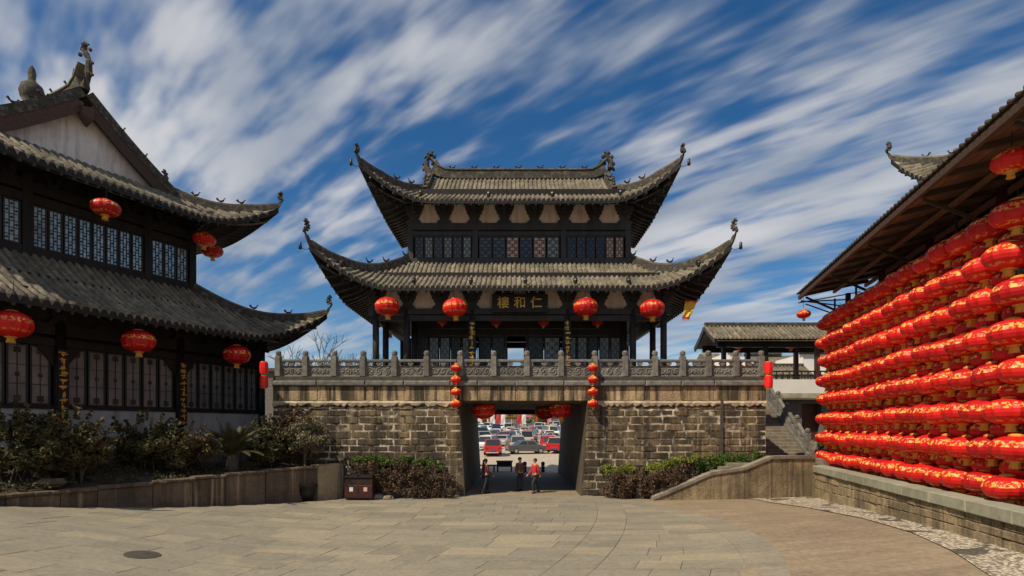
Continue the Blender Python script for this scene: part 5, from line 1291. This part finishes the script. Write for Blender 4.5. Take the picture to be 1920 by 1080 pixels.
# ------------------------------------------------------------ car park beyond the gate
def car_park():
    m = pm('light beige car park paving', (.33, .29, .24), (.46, .41, .34), .8, .85, .2, 12); b = MB(); ys = [39.6, 46, 54, 60, 80, 100, 120, 143.9]  # light beige paving, tone varied by noise
    b.grid(lambda i, j: (-45 + 90 * i / 6, ys[j], terrain(0, ys[j]) + .006), 6, len(ys) - 1); tag(b.build('car_park', m), kind='structure')
car_park()
def car_meshes(kind):
    L, W, H = {'sedan': (4.5, 1.8, 1.45), 'suv': (4.6, 1.85, 1.7), 'van': (4.7, 1.8, 1.95)}[kind]; hb = .95 if kind != 'van' else 1.05
    pr = {'sedan': [(-.5, .25), (-.5, .72), (-.46, .88), (-.30, .93), (-.16, H), (.16, H), (.33, .95), (.5, .9), (.5, .3)], 'suv': [(-.5, .3), (-.5, .8), (-.46, 1.0), (-.26, 1.05), (-.14, H), (.40, H), (.48, 1.05), (.5, .95), (.5, .32)], 'van': [(-.5, .3), (-.5, .85), (-.44, 1.05), (-.38, 1.15), (-.26, H), (.44, H), (.49, 1.1), (.5, .95), (.5, .3)]}[kind]
    body = MB(); base = len(body.v); secs = []
    # lofted across the width: sills full width, roof tucked in
    n = len(pr); rows = []
    for f in (-1, -.93, .93, 1):
        row = []
        for (y, z) in pr:
            tuck = 1 - .22 * max(0, (z - hb) / (H - hb)); edge = .96 if abs(f) == 1 else 1.0
            row.append((W / 2 * (f * tuck), y * L * (edge if abs(f) == 1 else 1), z if abs(f) < 1 or z < hb else hb + (z - hb) * .93))
        rows.append(row)
    for r in rows: body.v += r
    for k in range(3):
        for q in range(n): a, c = k * n + q, k * n + (q + 1) % n; body.f.append((a, c, c + n, a + n))
    body.f.append(tuple(range(n))); body.f.append(tuple(range(4 * n - 1, 3 * n - 1, -1)))
    gl = MB(); gr = MB(); sides = []
    zt = H - .08; zb = hb + .07
    ys = [p for p in pr if p[1] > hb + .02 or p[1] == H]; top = [p for p in pr if abs(p[1] - H) < .01]; yf, yr = top[0][0] * L, top[1][0] * L
    def yat(z, front):
        seq = pr if front else pr[::-1]
        for (a, c) in zip(seq[:-1], seq[1:]):
            if a[1] <= z <= c[1] and c[1] - a[1] > .05: return (a[0] + (c[0] - a[0]) * (z - a[1]) / (c[1] - a[1])) * L
        return top[0 if front else 1][0] * L
    for front in (True, False):
        s = -1 if front else 1; y0, y1 = yat(zb, front) + s * .03, yat(zt, front) + s * .03; w0, w1 = W / 2 * .82, W / 2 * .72
        (gl if front else gr).add([(-w0, y0, zb), (w0, y0, zb), (w1, y1, zt), (-w1, y1, zt)], [(0, 1, 2, 3)])
    sd = MB()
    for s in (-1, 1):
        w0, w1 = W / 2 * 1.0, W / 2 * .82; y0, y1 = yat(zb, True) + .25, yat(zb, False) - .2; t0, t1 = yf + .12, yr - .1; ym = (y0 + y1) / 2
        tk = lambda z: W / 2 * (1 - .22 * max(0, (z - hb) / (H - hb))) + .012
        for q in ([(s * tk(zb), y0, zb), (s * tk(zb), ym - .05, zb), (s * tk(zt), ym - .05, zt), (s * tk(zt), t0, zt)], [(s * tk(zb), ym + .05, zb), (s * tk(zb), y1, zb), (s * tk(zt), t1, zt), (s * tk(zt), ym + .05, zt)]): sides.append(MB().add(q, [(0, 1, 2, 3)]))
    wh = MB(); wh.lathe([(.10, -.1), (.31, -.1), (.33, -.07), (.33, .07), (.31, .1), (.10, .1)], 14); wh.v = [(z, x, y) for x, y, z in wh.v]
    hub = MB(); hub.lathe([(.2, -.105), (.2, .105)], 10); hub.v = [(z, x, y) for x, y, z in hub.v]
    lt = MB(); lt.bbox(-.17, .17, -.03, .05, -.08, .08, .02)
    pl = MB(); pl.box(-.24, .24, -.02, .02, -.06, .06)
    return dict(body=body, glass=gl, rear=gr, sides=sides, wheel=wh, hub=hub, light=lt, plate=pl, L=L, W=W, hb=hb)
GLS = pm('car glass', (.015, .02, .024), (.03, .036, .04), 2, .06, 0, kind='Object', spec=.8); TYRE = pm('tyre rubber', (.012, .012, .012), (.02, .02, .02), 9, .85, .1, kind='Object'); RIM = pm('alloy rim', (.45, .45, .46), (.6, .6, .6), 9, .35, 0, kind='Object', metal=.7)
TAIL = pm('tail light red', (.45, .01, .01), (.6, .02, .02), 9, .2, 0, kind='Object'); HEAD = pm('headlight lens', (.6, .62, .65), (.75, .76, .78), 9, .1, 0, kind='Object'); PLATE = pm('blue number plate', (.03, .09, .32), (.05, .12, .38), 9, .4, 0, kind='Object')
PAINT = {}
def paint(n):
    if n not in PAINT:
        c = {'white': (.74, .74, .73), 'silver': (.42, .43, .45), 'black': (.018, .018, .02), 'red': (.5, .02, .025), 'grey': (.13, .135, .14), 'blue': (.05, .13, .36), 'beige': (.55, .50, .42)}[n]
        m = pm(n + ' car paint', tuple(v * .95 for v in c), c, 3, .28, 0, kind='Object', metal=.25 if n in ('silver', 'grey') else 0); m.node_tree.nodes['Principled BSDF'].inputs['Coat Weight'].default_value = .6; PAINT[n] = m
    return PAINT[n]
CARM = {}
def car(kind, colour, x, y, rz, lab):
    if kind not in CARM:
        d = car_meshes(kind); CARM[kind] = dict(d); CARM[kind].update(g=d['glass'].mesh('glass', GLS), r=d['rear'].mesh('glass', GLS), s=[q.mesh('glass', GLS) for q in d['sides']], w=d['wheel'].mesh('wheel', TYRE), h=d['hub'].mesh('hub', RIM), t=d['light'].mesh('tail_light', TAIL), hd=d['light'].mesh('headlight', HEAD), p=d['plate'].mesh('plate', PLATE))
    d = CARM[kind]; key = (kind, colour)
    if key not in CARM: CARM[key] = d['body'].mesh('car_body', paint(colour))
    sl = math.atan(.034) if y > 54 else 0
    g = thing('parked_car', lab, 'car', (x, y, terrain(0, y) + .01), 0, 'cars in the car park beyond the gate'); g.rotation_euler = (sl if abs(rz) < .8 or abs(rz) > 2.4 else 0, 0, rz)
    link('body', CARM[key], g); link('windscreen', d['g'], g); link('rear_window', d['r'], g)
    for q in d['s']: link('side_window', q, g)
    for sx in (-1, 1):
        for sy in (-.31, .31):
            w = link('wheel', d['w'], g, (sx * (d['W'] / 2 - .1), sy * d['L'], .33)); link('hub', d['h'], w)
        link('headlight', d['hd'], g, (sx * d['W'] * .35, -d['L'] / 2 - .01, .68)); q = link('tail_light', d['t'], g, (sx * d['W'] * .36, d['L'] / 2 + .02, .78)); q.rotation_euler = (0, 0, math.pi)
    link('number_plate', d['p'], g, (0, d['L'] / 2 + .02, .5)); link('number_plate', d['p'], g, (0, -d['L'] / 2 - .02, .45))
def fill_car_park():
    rnd = random.Random(77); cols = ['white'] * 8 + ['silver'] * 3 + ['grey', 'red', 'beige', 'blue']
    car('suv', 'red', -2.1, 60.0, math.pi + .06, 'red car parked nose in at the front left of the car park')
    car('sedan', 'grey', 1.6, 62.0, math.pi / 2 + .25, 'grey saloon parked sideways in the front row of the car park')
    car('suv', 'red', 5.3, 63.5, math.pi - .3, 'red car at the front right edge of the car park')
    for r, y in enumerate((68, 74.5, 81.5, 89, 97, 106, 115.5, 125)):
        xa, xb = -.074 * y, .086 * y; n = int((xb - xa) / 2.75); off = rnd.uniform(-.4, .4)
        for k in range(n):
            x = xa + (xb - xa) * (k + .5) / n + off + rnd.uniform(-.15, .15); kd = rnd.choice(('sedan', 'suv', 'van', 'sedan')); c = rnd.choice(cols); rz = math.pi + rnd.uniform(-.25, .25) if rnd.random() < .55 else rnd.uniform(-.3, .3)
            if rnd.random() < .10: rz = math.pi / 2 + .2
            car(kd, c, x, y + rnd.uniform(-.6, .6), rz, '%s %s, %s from left in the %s row of the car park' % (c, {'sedan': 'saloon car', 'suv': 'estate car', 'van': 'minivan'}[kd], ORD[k + 1], ORD[r + 2]))
fill_car_park()
# street edge behind the car park
def banner(px, y, colour, lab, h=4.2):
    x = (px - 960) / FPX * y; z = terrain(0, y); g = thing('street_banner', lab, 'banner', (x, y, z), 0, 'banners behind the car park')
    b = MB(); b.tube([(-.55, 0, 0), (-.55, 0, h)], .04, 6); b.tube([(-.6, 0, h - .05), (.6, 0, h - .05)], .03, 5); b.build('pole', M['black_metal'], g)
    m = M['banner_' + colour]; c = MB(); c.grid(lambda i, j: (-.5 + 1.05 * i / 4, .05 * math.sin(i + j), h - .1 - (h - 1.3) * j / 6), 4, 6); c.build('cloth', m, g)
M['banner_red'] = pm('red banner cloth', (.42, .03, .03), (.55, .06, .05), 5, .8, .1); M['banner_white'] = pm('white banner cloth', (.66, .67, .7), (.78, .78, .8), 5, .8, .1); M['banner_pink'] = pm('pink banner cloth', (.7, .25, .3), (.78, .35, .38), 5, .8, .1)
for k, (px, c) in enumerate(((893, 'white'), (901, 'white'), (911, 'white'), (923, 'white'), (934, 'red'), (943, 'white'), (973, 'red'), (982, 'white'), (1008, 'red'), (1018, 'white'), (1029, 'pink'))):
    banner(px, 131 + (k % 2) * 2, c, '%s banner beyond the car park, %s from the left' % (c, ORD[k + 1]))
def street_tree(px, y, h, mat, lab):
    x = (px - 960) / FPX * y; rnd = random.Random(px); g = thing('street_tree', lab, 'tree', (x, y, terrain(0, y)), 0, 'trees behind the car park'); b = MB(); b.tube([(0, 0, 0), (.05, 0, h * .35), (0, 0, h * .6)], [.14, .1, .06], 6); b.build('trunk', M['bark'], g)
    lm = lumps(16, (h * .28, h * .28, h * .33), rnd, h * .1, h * .17, (0, 0, h * .62)); leaf_cloud(1500, lm, .22, rnd).build('crown', M[mat], g)
for px, y, h, mat, lab in ((930, 138, 6, 'leaf_green', 'green street tree beyond the left of the car park'), (961, 139, 6.5, 'leaf_lime', 'yellow green street tree beyond the middle of the car park'), (1003, 138, 6, 'leaf_lime', 'yellow green street tree right of the middle beyond the cars'), (1017, 128, 4, 'leaf_green', 'small dark conical tree at the right of the car park'), (1036, 136, 6.5, 'leaf_green', 'green street tree at the right end beyond the cars'), (992, 127, 2.6, 'leaf_green', 'low green shrub right of the parked cars')):
    street_tree(px, y, h, mat, lab)
def shop(x0, x1, y, h, wall, awn, lab):
    z = terrain(0, y); g = thing('shop_house', lab, 'house', ((x0 + x1) / 2, y, z), 0, 'shop houses behind the car park'); w = x1 - x0
    b = MB(); b.box(-w / 2, w / 2, 0, 9, -.3, h); b.build('wall', wall, g); b = MB(); b.prism([(-w / 2 - .2, h), (w / 2 + .2, h), (w / 2 - .3, h + 1.2), (-w / 2 + .3, h + 1.2)], -.5, 9.3); b.build('roof', M['tile'], g)
    n = max(2, int(w / 2.2))
    for k in range(n):
        xa = -w / 2 + w * (k + .18) / n; xb = -w / 2 + w * (k + .82) / n
        for z0, z1 in ((4.2, 5.6), (7.0, 8.4)):
            if z1 < h - .2: f = MB(); f.box(xa, xb, -.06, -.01, z0, z1); wd = f.build('window', M['wood_grey'], g); p = MB(); p.box(xa + .1, xb - .1, -.08, -.062, z0 + .1, z1 - .1); p.build('pane', M['glass'], wd)
        b = MB(); b.box(xa - .1, xb + .1, -.07, -.01, 0, 2.6); b.build('shop_front', M['dim_glass'], g)
    b = MB(); b.prism([(-w / 2 + .1, 2.75), (w / 2 - .1, 2.75), (w / 2 - .1, 3.6), (-w / 2 + .1, 3.6)], -.35, -.05); b.build('sign_board', awn, g)
OC = pm('ochre wall', (.55, .40, .22), (.66, .5, .3), .8, .9, .1); GRN = pm('pale green wall', (.42, .5, .44), (.52, .6, .52), .8, .9, .1); ORG = pm('orange sign board', (.7, .25, .05), (.8, .35, .08), 2, .5, 0); BLU = pm('blue sign board', (.04, .22, .55), (.06, .28, .62), 2, .5, 0); PNK = pm('magenta sign board', (.6, .1, .25), (.7, .16, .32), 2, .5, 0)
xs = (-20, -13, -7, -2.5, 2.5, 7, 13, 20)
for k in range(7):
    shop(xs[k] + .15, xs[k + 1] - .15, 150, (9, 8, 10, 8.5, 9.5, 8, 9)[k], (M['white'], GRN, M['plaster_warm'], OC, M['white'], M['plaster_warm'], OC)[k], (BLU, M['banner_red'], M['banner_red'], ORG, PNK, ORG, M['banner_red'])[k], '%s shop house, %s from the left behind the car park' % (('white', 'pale green', 'pink', 'ochre', 'white', 'pink', 'ochre')[k], ORD[k + 1]))
# little shrub at the stair foot
bush('shrub', (16.0, 28.9, 1.3), (.55, .5, .6), 1800, .08, M['leaf_dark'], 'small shrub between the stair foot and the lantern wall', rp, h0=.1, nl=10, stems=3, lump=(.18, .3))

# manhole cover in the paving
def manhole():
    x, y = -8.35, 12.65; z = gz(x, y) + .026; g = thing('manhole_cover', 'dark round manhole cover in the paving at lower left', 'manhole cover', (x, y, z))
    g.rotation_euler = (math.atan((gz(x, y + .4) - gz(x, y - .4)) / .8), -math.atan((gz(x + .4, y) - gz(x - .4, y)) / .8), 0)
    b = MB(); b.lathe([(.36, -.04), (.36, .012), (.33, .012)], 28); b.build('ring', M['stone_dark'], g); b = MB(); b.lathe([(.33, .004), (.32, .010), (.01, .010)], 28); b.build('lid', M['stone_dark'], g)
    for k in range(5): w = math.sqrt(.30 ** 2 - ((k - 2) * .11) ** 2); b = MB(); b.box(-w, w, (k - 2) * .11 - .02, (k - 2) * .11 + .02, .0105, .018); b.build('tread_bar', M['stone_dark'], g)
manhole()
